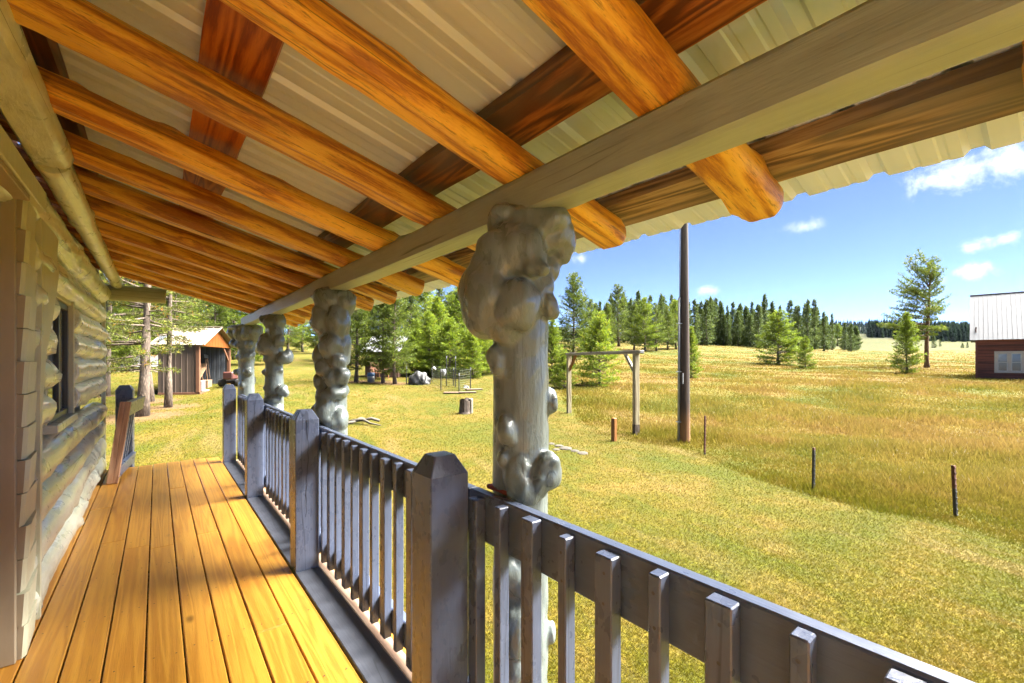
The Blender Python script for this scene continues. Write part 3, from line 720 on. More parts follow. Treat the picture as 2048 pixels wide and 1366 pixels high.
# ------------------------------------------------------------------ porch roof
SL = .269; AN = math.atan(SL); CA = math.cos(AN); ZB = 2.27
def build_roof():
    t = thing('porch_roof', 'log framed porch roof with stained rafters under ribbed metal sheets', 'roof', (0, 0, ZB), 0)
    piv = (0, AN, 0)
    ys = [-1.75, -1.16, -.57, -.012, .652, 1.24, 1.853, 2.475, 3.06, 3.60, 4.17, 4.75, 5.32, 5.88, 6.42, 6.92]
    for k, y in enumerate(ys):
        me = log_mesh('rafter', -.62 / CA, (1.573 + .03 * math.sin(k * 2.1)) / CA, .077, M['rafter'], 100 + k, flat=-.052, n=28, step=.04, amp=.06, knot=14, taper=-.06, facets=4, end_mat=M['raftend'], round_end=.02)
        ob('rafter', me, t, (0, y, .052), piv)
    def purlin(x0, x1, z0, z1, mat, cuts, seed):
        for a, b in zip(cuts[:-1], cuts[1:]):
            mb = MB(); n = max(4, int((b - a) / .12)); prev = None
            vs = []; fs = []
            for i in range(n + 1):
                y = -(b - a) / 2 + (b - a) * i / n; w0 = .010 * fnoise(y * 2.5, seed, a); w1 = .010 * fnoise(y * 2.5, seed + 7, a)
                xa, xb = -(x1 - x0) / 2 / CA + w0, (x1 - x0) / 2 / CA + w1; h = (z1 - z0)
                vs += [(xa, y, h / 2), (xa + .006, y, -h / 2), (xb - .006, y, -h / 2), (xb, y, h / 2)]
            for i in range(n):
                for k in range(4): fs.append((i * 4 + k, i * 4 + (k + 1) % 4, (i + 1) * 4 + (k + 1) % 4, (i + 1) * 4 + k))
            fs += [(0, 1, 2, 3), (n * 4, n * 4 + 3, n * 4 + 2, n * 4 + 1)]
            mb.add(vs, fs); xm = (x0 + x1) / 2; zm = (z0 + z1) / 2
            part('purlin', mb, mat, t, False, (xm + zm * SL * CA * CA, (a + b) / 2, -xm * SL + zm - 0 * zm), piv)
    purlin(.07, .27, .148, .188, M['purlin'], [-2.1, 3.4, 7.62], 3)
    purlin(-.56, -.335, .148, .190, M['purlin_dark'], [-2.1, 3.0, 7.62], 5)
    purlin(.83, 1.00, .142, .192, M['slab'], [-2.1, 2.9, 7.62], 9)
    purlin(1.455, 1.625, .142, .192, M['slab_out'], [-2.1, 3.2, 7.62], 12)
    # ribbed metal: one sheet for every four ribs, lapped
    per = .2286; prof = [(0, 0), (.030, 0), (.044, .019), (.072, .019), (.086, 0), (.112, 0), (.118, .004), (.132, .004), (.138, 0), (.176, 0), (.182, .004), (.196, .004), (.202, 0), (.2286, 0)]
    y = -2.17; k = 0
    while y < 7.75:
        vs = []; fs = []; pts = []
        for r in range(4): pts += [(y + r * per + a, h) for a, h in prof[:-1]]
        pts.append((y + 4 * per + .012, 0)); lap = .0012 * (k % 2)
        x0, x1 = -.66 / CA, (1.82 + .004 * math.sin(k * 3)) / CA
        nx = 12
        for i in range(nx + 1):
            x = x0 + (x1 - x0) * i / nx
            for a, h in pts: vs.append((x, a - y, h + lap + .0012 * fnoise(x * 2, a * 6, k)))
        n = len(pts)
        for i in range(nx):
            for j in range(n - 1): fs.append((i * n + j, (i + 1) * n + j, (i + 1) * n + j + 1, i * n + j + 1))
        m2 = len(vs); vs2 = [(a, b, c + .0011) for a, b, c in vs]
        mb = MB(); mb.add(vs, [f[::-1] for f in fs]); mb.add(vs2, fs)
        e = nx * n; mb.f += [(e + j, e + j + 1, m2 + e + j + 1, m2 + e + j) for j in range(n - 1)]; mb.mi += [0] * (n - 1)
        me = bpy.data.meshes.new('roof_sheet'); me.from_pydata(mb.v, [], mb.f); me.materials.append(M['roof']); me.update()
        ob('roof_sheet', me, t, (.193 * SL, y, .193), piv); y += 4 * per; k += 1
    # carrying beam
    L0, L1 = -2.1, 7.72
    me = log_mesh('beam', L0, L1, .082, M['beam'], 61, flat=-.060, n=26, step=.06, amp=.03, knot=16, ycap=.058, flat_amp=.003)
    ob('beam', me, t, (1.033, 0, 1.88 + .060 - ZB), (0, 0, R_(90)))
    return t

# ------------------------------------------------------------------ deck and railing
def build_deck():
    t = thing('porch_deck', 'orange stained plank porch deck along the log wall', 'deck')
    gaps = [-.635, -.482, -.332, -.188, -.042, .102, .243, .388, .533, .690]
    joints = [[-4.2, 2.6, 7.56], [-4.2, 1.5, 5.6, 7.58], [-4.2, 4.52, 7.55], [-4.2, 4.28, 7.56], [-4.2, 4.18, 7.59], [-4.2, 2.0, 6.0, 7.57], [-4.2, 4.3, 7.60], [-4.2, 2.55, 7.58], [-4.2, 1.1, 5.2, 7.57]]
    for (a, b), js in zip(zip(gaps[:-1], gaps[1:]), joints):
        for y0, y1 in zip(js[:-1], js[1:]):
            dz = random.uniform(-.002, .002); pbox('deck_board', M['deck'], t, a + .0035, b - .0035, y0 + .001, y1 - .001, -.038 + dz, dz, .004)
    pbox('trim_board', M['trim'], t, .698, .845, -4.2, 7.2, -.036, .003, .004)
    pbox('edge_board', M['raw'], t, .851, .915, -4.2, 7.15, -.045, -.010, .003)
    pbox('rim_joist', M['deck'], t, .919, .957, -4.2, 7.15, -.20, -.030, .003)
    pbox('end_joist', M['deck'], t, -.62, .85, 7.515, 7.55, -.24, -.042, .003)
    for k, y in enumerate(np.arange(-4.0, 7.5, .6)): pbox('floor_joist', M['raw'], t, -.6, .915, y, y + .038, -.24, -.047, .003)
    mb = MB()
    for y in np.arange(-.4, 7.5, .6):
        for a, b in zip(gaps[:-1], gaps[1:]):
            for x in (a + .035, b - .035):
                cx, cy_ = x + random.uniform(-.006, .006), y + .019 + random.uniform(-.012, .012); n = 6
                mb.add([(cx + .0042 * math.cos(6.283 * i / n), cy_ + .0042 * math.sin(6.283 * i / n), .0032) for i in range(n)], [tuple(range(n))])
    sc_ = part('deck_screws', mb, M['screw'], t); sc_['kind'] = 'stuff'
    st = thing('porch_steps', 'wooden steps leading off the far end of the deck', 'steps', (0, 7.6, 0))
    for k in range(3): pbox('tread', M['deck'], st, -.25, .68, .02 + .28 * k, .29 + .28 * k, -.20 - .17 * k, -.165 - .17 * k, .004)
    for x in (-.27, .68): 
        mb = MB(); mb.prism([(0, -.05), (.9, -.58), (.9, -.66), (.6, -.66), (0, -.3)], 'X', x, x + .035); part('stringer', mb, M['raw_z'], st)

def newel(parent, x0, x1, y0, y1, zb, zt, mat, ch=.034, loc=None):
    mb = MB(); hx, hy = (x1 - x0) / 2, (y1 - y0) / 2; zc = zt - .062; b = .004
    rings = []
    def ring(w, z, e): return [(-hx + w + e, -hy + w, z), (hx - w - e, -hy + w, z), (hx - w, -hy + w + e, z), (hx - w, hy - w - e, z), (hx - w - e, hy - w, z), (-hx + w + e, hy - w, z), (-hx + w, hy - w - e, z), (-hx + w, -hy + w + e, z)]
    R = [ring(0, zb, b), ring(0, zc, b), ring(.002, zc + .003, b), ring(ch - .002, zt - .002, b), ring(ch, zt, b)]
    vs = [p for r in R for p in r]; fs = []
    for i in range(len(R) - 1):
        for k in range(8): fs.append((i * 8 + k, i * 8 + (k + 1) % 8, (i + 1) * 8 + (k + 1) % 8, (i + 1) * 8 + k))
    fs += [tuple(range(8))[::-1], tuple((len(R) - 1) * 8 + k for k in range(8))]
    mb.add(vs, fs)
    return part('newel_post', mb, mat, parent, False, ((x0 + x1) / 2, (y0 + y1) / 2, 0))

def build_railing():
    t = thing('deck_railing', 'long charcoal painted baluster railing along the open side of the deck', 'railing')
    for k, (y, zt) in enumerate(((1.30, 1.046), (3.115, 1.044), (5.09, 1.036), (7.085, 1.045), (-.75, 1.045))):
        p = newel(t, .697, .842, y, y + .142, .003, zt, M['rail'])
        if k in (1, 2):
            mb = MB(); z = .35 if k == 1 else .6; x = -.012; pts = []
            while z < .985: pts.append((x, z, .0006 + .0016 * abs(fnoise(z * 5, k, 1)))); x += random.uniform(-.006, .006) + (.0 - x) * .1; z += .035
            vs = []; fs = []
            for x, z, w in pts: vs += [(x - w, -.0716, z), (x + w, -.0716, z), (x + w, -.0725, z), (x - w, -.0725, z)]
            for i in range(len(pts) - 1):
                for q in range(4): fs.append((i * 4 + q, i * 4 + (q + 1) % 4, i * 4 + 4 + (q + 1) % 4, i * 4 + 4 + q))
            mb.add(vs, fs); part('crack', mb, M['crack'], p)
    for a, b in ((-2.6, 1.37), (1.372, 3.185), (3.187, 5.16), (5.162, 7.15)):
        pbox('top_rail', M['rail_y'], t, .890, .930, a, b, .738, .905, .005)
        pbox('bottom_rail', M['rail_y'], t, .890, .930, a, b, .045, .168, .004)
    def bal(w):
        mb = MB(); mb.box(-.0195, .0195, -w / 2, w / 2, -.43, .43, .003); mb.cur = 1
        for z in (.39, .315, -.33, -.39):
            n = 8; yy = random.uniform(-.2, .2) * w
            vs = [(-.0202, yy + .0042 * math.cos(6.283 * i / n), z + .0042 * math.sin(6.283 * i / n)) for i in range(n)]; mb.add(vs + [(-.0199, yy, z)], [(i, (i + 1) % n, n) for i in range(n)])
        return mb.mesh('baluster', [M['rail'], M['screw']])
    wide, slim = bal(.054), bal(.031)
    near = [(1.292, 1), (1.148, 0), (1.003, 1), (.857, 0), (.715, 1), (.572, 0), (.43, 1), (.29, 0), (.15, 1), (.01, 0), (-.13, 1), (-.27, 0), (-.41, 1), (-.55, 0)]
    lst = near + [(1.79 + .145 * k, k % 2 == 0) for k in range(10)] + [(3.30 + .145 * k - .03, k % 2) for k in range(13)] + [(5.28 + .145 * k, k % 2) for k in range(13)] + [(1.50, 1), (1.645, 0)]
    for y, w in lst:
        ob('baluster', wide if w else slim, t, (.870, y, .467 + random.uniform(-.006, .004)), (0, 0, random.uniform(-.02, .02)))
    # short piece by the steps
    g = thing('stair_railing', 'short leaning railing piece with raw pink end studs by the steps', 'railing', (-.395, 6.62, 0), -.11)
    sh = .115
    def lean(o):
        o.rotation_euler = (0, math.atan(sh / .9), 0)
    def gb(name, mat, x0, x1, y0, y1, z0, z1):
        o = pbox(name, mat, g, x0, x1, y0, y1, z0, z1, .003); zc = (z0 + z1) / 2; o.location.x += sh * zc / .9; lean(o); return o
    gb('end_stud', M['raw_z'], -.045, .005, 0, .05, .0, .91)
    gb('end_stud', M['raw_z'], .007, .052, 0, .045, .0, .91)
    gb('top_rail', M['rail_y'], .006, .052, .047, .975, .745, .905)
    gb('bottom_rail', M['rail_y'], .006, .052, .047, .975, .06, .19)
    for k in range(5): gb('baluster', M['rail'], -.035, .003, .15 + .14 * k, .185 + .14 * k, .04, .90)
    n = newel(g, -.13, .04, .98, 1.12, -.6, 1.05, M['rail'])
    return t

# ------------------------------------------------------------------ gnarled posts
def burl_post(name, label, x, y, d, shaft, burls, voxel, seed, extra=0, cut=None):
    """a whole burled log carrying the beam: shaft and burls fused into one skin"""
    import bmesh
    rng = random.Random(seed); bm = bmesh.new()
    pts = shaft; n = 28; rings = []
    for i in range(len(pts) - 1):
        pass
    prev = None; zs = np.linspace(pts[0][0], pts[-1][0], 60)
    for z in zs:
        r = np.interp(z, [p[0] for p in pts], [p[1] for p in pts]); ox = np.interp(z, [p[0] for p in pts], [p[2] for p in pts]); oy = np.interp(z, [p[0] for p in pts], [p[3] for p in pts])
        rg = []
        for k in range(n):
            a = 6.2832 * k / n; q = r * (1 + .06 * fnoise(math.cos(a) * 1.3, math.sin(a) * 1.3 + seed, z * 2.2))
            rg.append(bm.verts.new((ox + q * math.cos(a), oy + q * math.sin(a), z)))
        if prev:
            for k in range(n): bm.faces.new((prev[k], prev[(k + 1) % n], rg[(k + 1) % n], rg[k]))
        else: bm.faces.new(rg[::-1])
        prev = rg
    bm.faces.new(prev)
    O = Vector((x, y, 0))
    def ell(c, rx, ry, rz, tilt=0.0, tw=0.0):
        M_ = Matrix.Translation(c) @ Matrix.Rotation(-TH + tw, 4, 'Z') @ Matrix.Rotation(tilt, 4, 'Y') @ Matrix.Diagonal((rx, ry, rz, 1))
        g = bmesh.ops.create_icosphere(bm, subdivisions=4, radius=1); sx = rng.uniform(0, 50)
        for q in g['verts']:
            p = q.co.copy(); f = 1 + .22 * fnoise(p.x * 1.1 + sx, p.y * 1.1, p.z * 1.1) + .08 * fnoise(p.x * 2.6, p.y * 2.6 + sx, p.z * 2.6)
            f -= .10 * max(0, p.z)                      # burls hang: fuller below than above
            q.co = M_ @ (p * f * 1.04)
    for b in burls:
        u, v, rx, rz, off = b[:5]; tilt = b[5] if len(b) > 5 else 0
        c = atD(u, v, d - off) - O; k = (d - off) / F
        ell(c, rx * k, (rx + rz) * .5 * k, rz * k, tilt)
    for _ in range(extra):
        z = rng.uniform(.0, pts[-1][0] - .05); a = rng.uniform(0, 6.283); r = np.interp(z, [p[0] for p in pts], [p[1] for p in pts]); s = rng.uniform(.02, .045)
        ell(Vector((r * math.cos(a), r * math.sin(a), z)), s, s, s * rng.uniform(.9, 1.6))
    me = bpy.data.meshes.new(name); bm.to_mesh(me); bm.free()
    o = bpy.data.objects.new('tmp', me); COL.objects.link(o)
    rm = o.modifiers.new('r', 'REMESH'); rm.mode = 'VOXEL'; rm.voxel_size = voxel
    sm = o.modifiers.new('s', 'SMOOTH'); sm.iterations = int(.085 / voxel); sm.factor = .5
    dg = bpy.context.evaluated_depsgraph_get(); me2 = bpy.data.meshes.new_from_object(o.evaluated_get(dg)); bpy.data.objects.remove(o)
    nv = len(me2.vertices); co = np.empty(nv * 3, np.float32); me2.vertices.foreach_get('co', co); co = co.reshape(-1, 3)
    no = np.empty(nv * 3, np.float32); me2.vertices.foreach_get('normal', no); no = no.reshape(-1, 3)
    nz = np.array([.55 * mnoise.noise(Vector(p) * 9) + .35 * mnoise.noise(Vector((p[0] * 30, p[1] * 30, p[2] * 11))) + -.8 * abs(mnoise.noise(Vector((p[0] * 16 + 5, p[1] * 16, p[2] * 8)))) + .2 for p in co], np.float32)
    co += no * (nz * .0065)[:, None]
    me2.vertices.foreach_set('co', co.ravel()); me2.polygons.foreach_set('use_smooth', np.ones(len(me2.polygons), bool)); me2.update()
    me2.name = name; me2.materials.clear(); me2.materials.append(M['olive_z'])
    q = ob(name, me2, None, (x, y, 0)); tag(q, label, 'post')
    if cut:
        mb = MB(); mb.box(*cut, .004); part('notch_face', mb, M['redcut'], q)
    return q

def build_posts():
    B4 = [(972, 588, 54, 84, .05), (985, 640, 48, 40, .06), (1037, 606, 46, 56, .11), (1008, 664, 30, 26, .09), (998, 515, 52, 60, .05), (1045, 500, 48, 66, .07), (1032, 470, 60, 45, .03),
          (1088, 445, 50, 44, .06), (1075, 430, 58, 26, .04), (1124, 490, 27, 40, .03), (1110, 470, 36, 40, .05), (1068, 532, 20, 22, .14), (1086, 538, 13, 15, .17), (1098, 612, 17, 30, .06, -.4), (1110, 622, 9, 13, .07),
          (1008, 424, 30, 20, .05), (985, 447, 13, 18, .03), (1020, 560, 60, 50, .02), (1065, 575, 40, 45, .03),
          (992, 712, 19, 26, .06), (994, 735, 15, 18, .07), (1103, 802, 14, 28, -.01), (1012, 856, 20, 30, .09), (1021, 878, 13, 14, .10), (1006, 915, 11, 18, .08),
          (1093, 940, 30, 40, .07), (1098, 925, 22, 24, .09), (1075, 965, 24, 34, .09), (1052, 975, 24, 30, .10), (1028, 983, 16, 18, .10), (1065, 992, 14, 18, .11), (1040, 950, 30, 44, .07),
          (1035, 1250, 34, 60, .09), (1045, 1170, 26, 26, .08), (1103, 1262, 10, 22, .0), (1030, 1330, 26, 40, .08)]
    burl_post('burl_post', 'nearest and largest burled log post, beside the railing with a swollen head', 1.033, 1.25, 1.62,
              [(-.70, .105, 0, 0), (0, .10, 0, 0), (.86, .099, 0, 0), (.95, .100, 0, 0), (1.5, .100, 0, 0), (1.885, .095, 0, 0)], B4, .0065, 3, 4, (-.10, -.02, -.07, .075, .907, .922))
    B3 = [(655, 598, 30, 26, .06), (690, 605, 19, 26, .05), (668, 590, 42, 14, .03), (645, 640, 22, 34, .06), (676, 640, 22, 40, .08), (686, 690, 14, 30, .06), (642, 707, 14, 26, .04), (664, 690, 22, 30, .10), (674, 722, 18, 20, .10), (690, 715, 10, 18, .04), (650, 735, 18, 20, .08),
          (639, 760, 11, 18, .02), (682, 752, 17, 19, .10), (664, 755, 16, 18, .11), (668, 786, 24, 13, .10), (686, 782, 11, 15, .06), (645, 790, 14, 20, .06), (640, 828, 17, 30, .03, .4), (652, 815, 20, 34, .08), (630, 832, 11, 17, .0), (664, 842, 18, 14, .11), (680, 838, 16, 24, .07), (655, 862, 22, 16, .08), (678, 862, 14, 16, .08), (668, 905, 24, 40, .05)]
    burl_post('burl_post', 'second nearest post, lumpy burled log all the way up', 1.033, 3.457, 3.347, [(-.70, .10, 0, 0), (.8, .10, 0, 0), (1.4, .095, 0, 0), (1.885, .105, 0, 0)], B3, .009, 5, 3)
    B2 = [(534, 690, 19, 23, .05), (545, 698, 14, 16, .07), (540, 646, 13, 13, .06), (560, 640, 9, 18, .04), (552, 662, 14, 18, .05), (527, 638, 9, 8, .03, .5), (566, 716, 11, 14, .07), (577, 712, 8, 16, .03), (540, 716, 11, 11, .05), (558, 680, 10, 14, .09), (531, 744, 7, 7, .02), (535, 775, 8, 8, .03), (565, 780, 10, 13, .08), (571, 786, 7, 9, .08), (548, 800, 18, 12, .05), (556, 822, 12, 14, .08)]
    burl_post('burl_post', 'third post from the front with one big ball burl on its left', 1.033, 5.59, 5.02, [(-.70, .098, 0, 0), (1.0, .096, 0, 0), (1.6, .088, 0, 0), (1.885, .09, 0, 0)], B2, .012, 6, 2)
    B1 = [(468, 665, 12, 15, .03), (482, 668, 13, 16, .07), (497, 665, 12, 17, .07), (511, 664, 12, 19, .04), (490, 655, 30, 8, .03), (467, 687, 8, 8, .05), (498, 688, 7, 8, .09), (480, 690, 10, 9, .07), (478, 713, 6, 6, .06), (487, 716, 6, 7, .09), (497, 713, 7, 7, .08), (505, 708, 5, 8, .03), (473, 744, 5, 7, .01), (497, 744, 8, 8, .08), (485, 770, 6, 7, .09)]
    burl_post('burl_post', 'farthest post with a flared capital of burls on a smooth shaft', 1.033, 7.61, 6.6, [(-.70, .108, 0, 0), (1.3, .106, 0, 0), (1.6, .12, 0, 0), (1.885, .17, 0, 0)], B1, .012, 8, 1)

# ------------------------------------------------------------------ log cabin wall
def build_cabin():
    t = thing('log_cabin', 'log cabin wall painted glossy olive with window and doorway', 'cabin', (-.605, 0, 0))
    rot = (0, 0, R_(90)); r = .117; k = 200
    def lg(z, y0, y1, rr=r, dx=0, name='wall_log', mat='olive', n=22, **kw):
        nonlocal k; k += 1; kw.setdefault('amp', .085); kw.setdefault('knot', int(5 + (y1 - y0) * 3.5))
        me = log_mesh(name, y0, y1, rr, M[mat], k, n=n, step=.06, **kw)
        return ob(name, me, t, (dx, 0, z), rot)
    for i, z in enumerate((.09, .305, .52, .745)):
        lg(z, 3.31, 7.50 + .05 * (i % 2)); lg(z, -2.2, 1.98)
    for i, z in enumerate((1.065, 1.28, 1.495, 1.71)):
        lg(z, 3.31, 3.98 + .05 * (i % 2)); lg(z, 5.02 - .04 * (i % 2), 7.50 + .05 * (i % 2)); lg(z, -2.2, 1.98)
    lg(1.935, 3.31, 7.52, .122, .0, amp=.09); lg(2.205, -2.2, 7.50, .142, 0, knot=26, amp=.10); lg(1.935, -2.2, 1.98)
    lg(2.335, 3.06, 7.50, .066, .205, 'plate_log', amp=.10, knot=16, taper=-.15); lg(2.355, -2.2, 3.05, .080, .205, 'plate_log', flat=-.058, amp=.05, knot=12)
    pbox('inner_wall', M['brown_jamb'], t, -.16, -.12, -2.2, 7.45, -.3, 2.75, .002)
    pbox('light_stop_board', M['purlin_dark'], t, -.06, -.02, -2.2, 7.6, 2.08, 2.62, .002)  # board added behind the logs to stop light leaking over the wall
    pbox('sill_log', M['olive'], t, -.08, .06, -2.2, 7.45, -.30, -.06, .01)
    pbox('corner_board', M['olive_board'], t, .06, .10, 7.555, 7.60, -.3, 2.2, .003)
    me = log_mesh('cross_log', -.35, .70, .105, M['beam'], 77, flat=-.09, n=20, step=.07, amp=.03, knot=3, ycap=.085); ob('cross_log', me, t, (0, 7.60, 2.225), (0, 0, 0))
    # doorway: stacked block trim, jamb, head casing
    for i in range(14):
        h = .178; z = .0 + i * h * .86 if False else i * .152
        mb = MB(); w = .30 + .02 * math.sin(i * 1.9); o = .006 * math.sin(i * 2.7); hh = .152
        vs = [(-.09, -w / 2, 0), (.118 + o, -w / 2, 0), (.118 + o + .012, -w / 2 + .03, 0), (.116, w / 2, 0), (-.09, w / 2, 0)]
        top = [(a + (.008 if 0 < j < 4 else 0), b, hh - .004) for j, (a, b, c) in enumerate(vs)]
        n = 5; mb.add(vs + top, [tuple(range(n))[::-1], tuple(range(n, 2 * n))] + [(j, (j + 1) % n, n + (j + 1) % n, n + j) for j in range(n)])
        mb.mi[2] = 1; part('trim_block', mb, [M['olive_board'], M['brown_jamb']], t, False, (0, 3.155, z))
    pbox('door_jamb', M['brown_jamb'], t, -.12, .104, 2.972, 3.002, .0, 2.11, .003)
    pbox('door_jamb', M['brown_jamb'], t, -.12, .070, 1.985, 2.015, .0, 2.11, .003)
    pbox('door_head', M['olive_board'], t, -.10, .158, 1.9, 3.31, 2.13, 2.235, .004)
    pbox('door_soffit', M['brown_jamb'], t, -.11, .150, 2.016, 2.971, 2.098, 2.127, .003)
    d = pbox('door', M['brown_jamb'], t, -.10, -.055, 2.02, 2.965, .02, 2.095, .003)
    mb = MB(); mb.tube([(0, 0, 0), (.05, 0, 0), (.06, 0, 0)], [.012, .012, .028], 12); part('handle', mb, M['screw'], d, True, (.02, -.38, -.05))
    # bent slab of log standing beside the blocks
    poly = [(3.36, .02), (3.40, .02), (3.42, .6), (3.43, 1.1), (3.54, 1.42), (3.70, 1.57), (3.95, 1.90), (3.88, 2.0), (3.93, 2.127), (3.40, 2.127), (3.42, 1.7), (3.37, 1.2)]
    mb = MB(); mb.prism(poly, 'X', .100, .126); sl = part('trim_slab', mb, M['olive_board'], t)
    # window
    w = ob('window', None, t); w.location = (0, 0, 0)
    pbox('jamb_board', M['olive_board'], w, -.13, .088, 4.94, 4.98, .95, 1.84, .003)
    pbox('jamb_board', M['olive_board'], w, -.13, .060, 4.02, 4.05, .95, 1.84, .003)
    pbox('sill', M['olive'], w, -.13, .11, 4.05, 4.94, .90, .955, .006)
    pbox('head_board', M['olive_board'], w, -.13, .075, 4.05, 4.94, 1.80, 1.84, .004)
    dk = plain('dark_window_frame', (.03, .027, .024), .35, .1)
    mb = MB()
    for a, b, c, e in ((4.05, 4.10, .955, 1.80), (4.89, 4.94, .955, 1.80), (4.10, 4.89, .955, 1.0), (4.10, 4.89, 1.755, 1.80), (4.50, 4.545, 1.0, 1.755)): mb.box(.022, .058, a, b, c, e, .004)
    part('frame', mb, dk, w)
    gm, nt, b = material('window_glass', .04); setc(nt, b, 'Base Color', (.03, .035, .035)); b.inputs['Specular IOR Level'].default_value = .9
    for a, e in ((4.10, 4.50), (4.545, 4.89)): pbox('pane', gm, w, .034, .041, a, e, 1.0, 1.755, .001)
    return t

# ------------------------------------------------------------------ yard things
def build_yard():
    grey_wood = wood('weathered_post_wood', ((.70, .62, .40), (.58, .50, .30), (.36, .28, .16)), 'Z', .8, bands=6, gscale=5, fleck=.3, var=.12, stretch=.06)
    grey_x = wood('weathered_beam_wood', ((.56, .50, .40), (.43, .37, .28), (.26, .20, .14)), 'X', .8, bands=6, gscale=5, fleck=.3, var=.12, stretch=.06)
    orange = wood('orange_stake_wood', ((.50, .22, .03), (.40, .15, .018), (.26, .08, .01)), 'Z', .6, bands=6, gscale=5, var=.05)
    rust = plain('rusty_steel', (.17, .06, .03), .8, .5, 25)
    steel_dark = plain('dark_green_steel', (.035, .035, .028), .6, .4, 25)
    white = plain('white_plastic', (.40, .41, .42), .4, .1)
    galv = plain('galvanised_steel', (.55, .58, .60), .4, .15, metal=.3)
    # utility pole
    p, d = P(1369, 884)
    t = thing('utility_pole', 'tall weathered utility pole with white conduit down its side', 'pole', p)
    m, nt, b = material('pole_wood', .85); v = objvec(nt, 'Z', .04, False); n = noise(nt, v, 16, 5, .7); zz = nd(nt, 'ShaderNodeSeparateXYZ', None, {0: nd(nt, 'ShaderNodeTexCoord').outputs['Object']}).outputs[2]
    dark = ramp(nt, n, [(.35, (.012, .008, .006)), (.55, (.035, .02, .013)), (.75, (.075, .05, .032))]); butt = ramp(nt, n, [(.35, (.08, .028, .008)), (.6, (.19, .095, .028)), (.8, (.25, .16, .08))])
    up = ramp(nt, n, [(.35, (.025, .018, .013)), (.6, (.06, .046, .036)), (.8, (.10, .08, .065))])
    e = mth(nt, 'SUBTRACT', 1.0, smooth(nt, mth(nt, 'ADD', zz, mth(nt, 'MULTIPLY', n, 1.6)), 1.1, 1.8))
    c = mix(nt, smooth(nt, zz, 3.0, 5.5), dark, up); setc(nt, b, 'Base Color', mix(nt, e, c, butt)); bump(nt, b, n, .7, .02)
    mb = MB(); mb.tube([(0, 0, -.3), (0, 0, 0), (.0, 0, 3), (.0, 0, 6), (.0, 0, 9.5)], [.142, .136, .108, .078, .060], 18); part('pole', mb, m, t, True)
    L = -RGT * .155 + -FWD * .02
    mb = MB(); mb.tube([tuple(L + Vector((0, 0, -.1))), tuple(L * .93 + Vector((0, 0, 2.0))), tuple(L * .86 + Vector((0, 0, 3.6)))], [.030, .030, .030], 10); part('conduit', mb, white, t, True)
    mb = MB(); mb.tube([tuple(L * .82 + Vector((0, 0, 3.6))), tuple(L * .72 + Vector((0, 0, 6.0))), tuple(L * .55 + Vector((0, 0, 9.3)))], .012, 6); part('ground_wire', mb, galv, t, True)
    for z in (.5, 1.75, 2.95):
        mb = MB(); q = L * (.97 - .02 * z); mb.box(-.06, .10, -.05, .05, z - .012, z + .012, .003, Matrix.Translation((q.x, q.y, 0)) @ Matrix.Rotation(-TH, 4, 'Z')); part('strap', mb, galv, t)
    q = -RGT * .085 - FWD * .115
    pbox('meter_tag', white, t, q.x - .02, q.x + .02, q.y - .012, q.y + .012, 1.45, 1.72, .004)
    # timber frame of two posts and a beam
    a, da = P(1138, 826); c, dc = P(1272, 869)
    ax = (c - a); ax.z = 0; Ln = ax.length; rz = math.atan2(ax.y, ax.x)
    t = thing('timber_frame', 'open timber frame of two posts with a crossbeam at the meadow edge', 'frame', (a.x, a.y, a.z), rz)
    h = 2.06 + .04; dz = c.z - a.z
    pbox('post', grey_wood, t, -.07, .07, -.07, .07, -.3, h, .006); pbox('post', grey_wood, t, Ln - .07, Ln + .07, -.07, .07, dz - .3, h, .006)
    pbox('beam', grey_x, t, -.16, Ln + .28, -.075, .075, h + .002, h + .095, .006)
    for s, x in ((1, .075), (-1, Ln - .075)):
        mb = MB(); mb.prism([(x, h - .42), (x + s * .40, h - .003), (x + s * .52, h - .003), (x, h - .56)], 'Y', -.03, .03); part('brace', mb, orange if s == 1 else grey_x, t)
    wb = MB(); wb.box(Ln - .072, Ln + .072, -.072, .072, dz + .0, dz + .28, .003); part('dark_foot', wb, M['bark_dark'], t)
    pbox('end_cap', white, t, Ln + .281, Ln + .288, -.05, .05, h + .02, h + .08, .002)
    # stakes along the meadow edge
    p, d = P(1228, 882); hh = (882 - 836) / F * d
    o = pbox('wooden_stake', orange, None, -.055, .055, -.055, .055, -.2, hh, .008); o.location = (p.x, p.y, p.z + hh / 2 - .1)
    tag(o, 'short orange wooden stake left of the utility pole', 'stake')
    def tpost(name, p, h, rz, label, top=.25, col=steel_dark, group=None, tc=rust, lean=.0):
        t = thing(name, label, 'fence post', p, rz, group); t.rotation_euler = (lean, lean * .6, rz)
        def prof(mb, z0, z1):
            mb.box(-.020, .020, -.004, .004, z0, z1, .001); mb.box(-.004, .004, .0045, .036, z0, z1, .001)
            z = z0 + .04
            while z < z1 - .03: mb.box(-.014, .014, -.011, -.0045, z, z + .018, .001); z += .075
        mb = MB(); prof(mb, -.25, h * (1 - top)); part('shaft', mb, col, t); mb = MB(); prof(mb, h * (1 - top) + .001, h); part('tip', mb, tc, t)
        return t
    for u, vb, vt, lab in ((1410, 910, 832, 'thin rusty fence post just right of the utility pole'), (1628, 982, 897, 'dark steel fence post standing midway along the tall grass edge'), (1914, 1037, 934, 'leaning steel fence post with rusty orange tip, nearest to the right edge')):
        p, d = P(u, vb); tpost('fence_post', p, (vb - vt) / F * d, -TH + .4, lab, .95 if u == 1410 else (.06 if u == 1628 else .45), group='steel posts along the meadow edge', lean=-.03 if u == 1914 else .01)
    # stump, branch, stones
    p, d = P(930, 827)
    t = thing('tree_stump', 'short cut tree stump with pale split side on the lawn', 'stump', p)
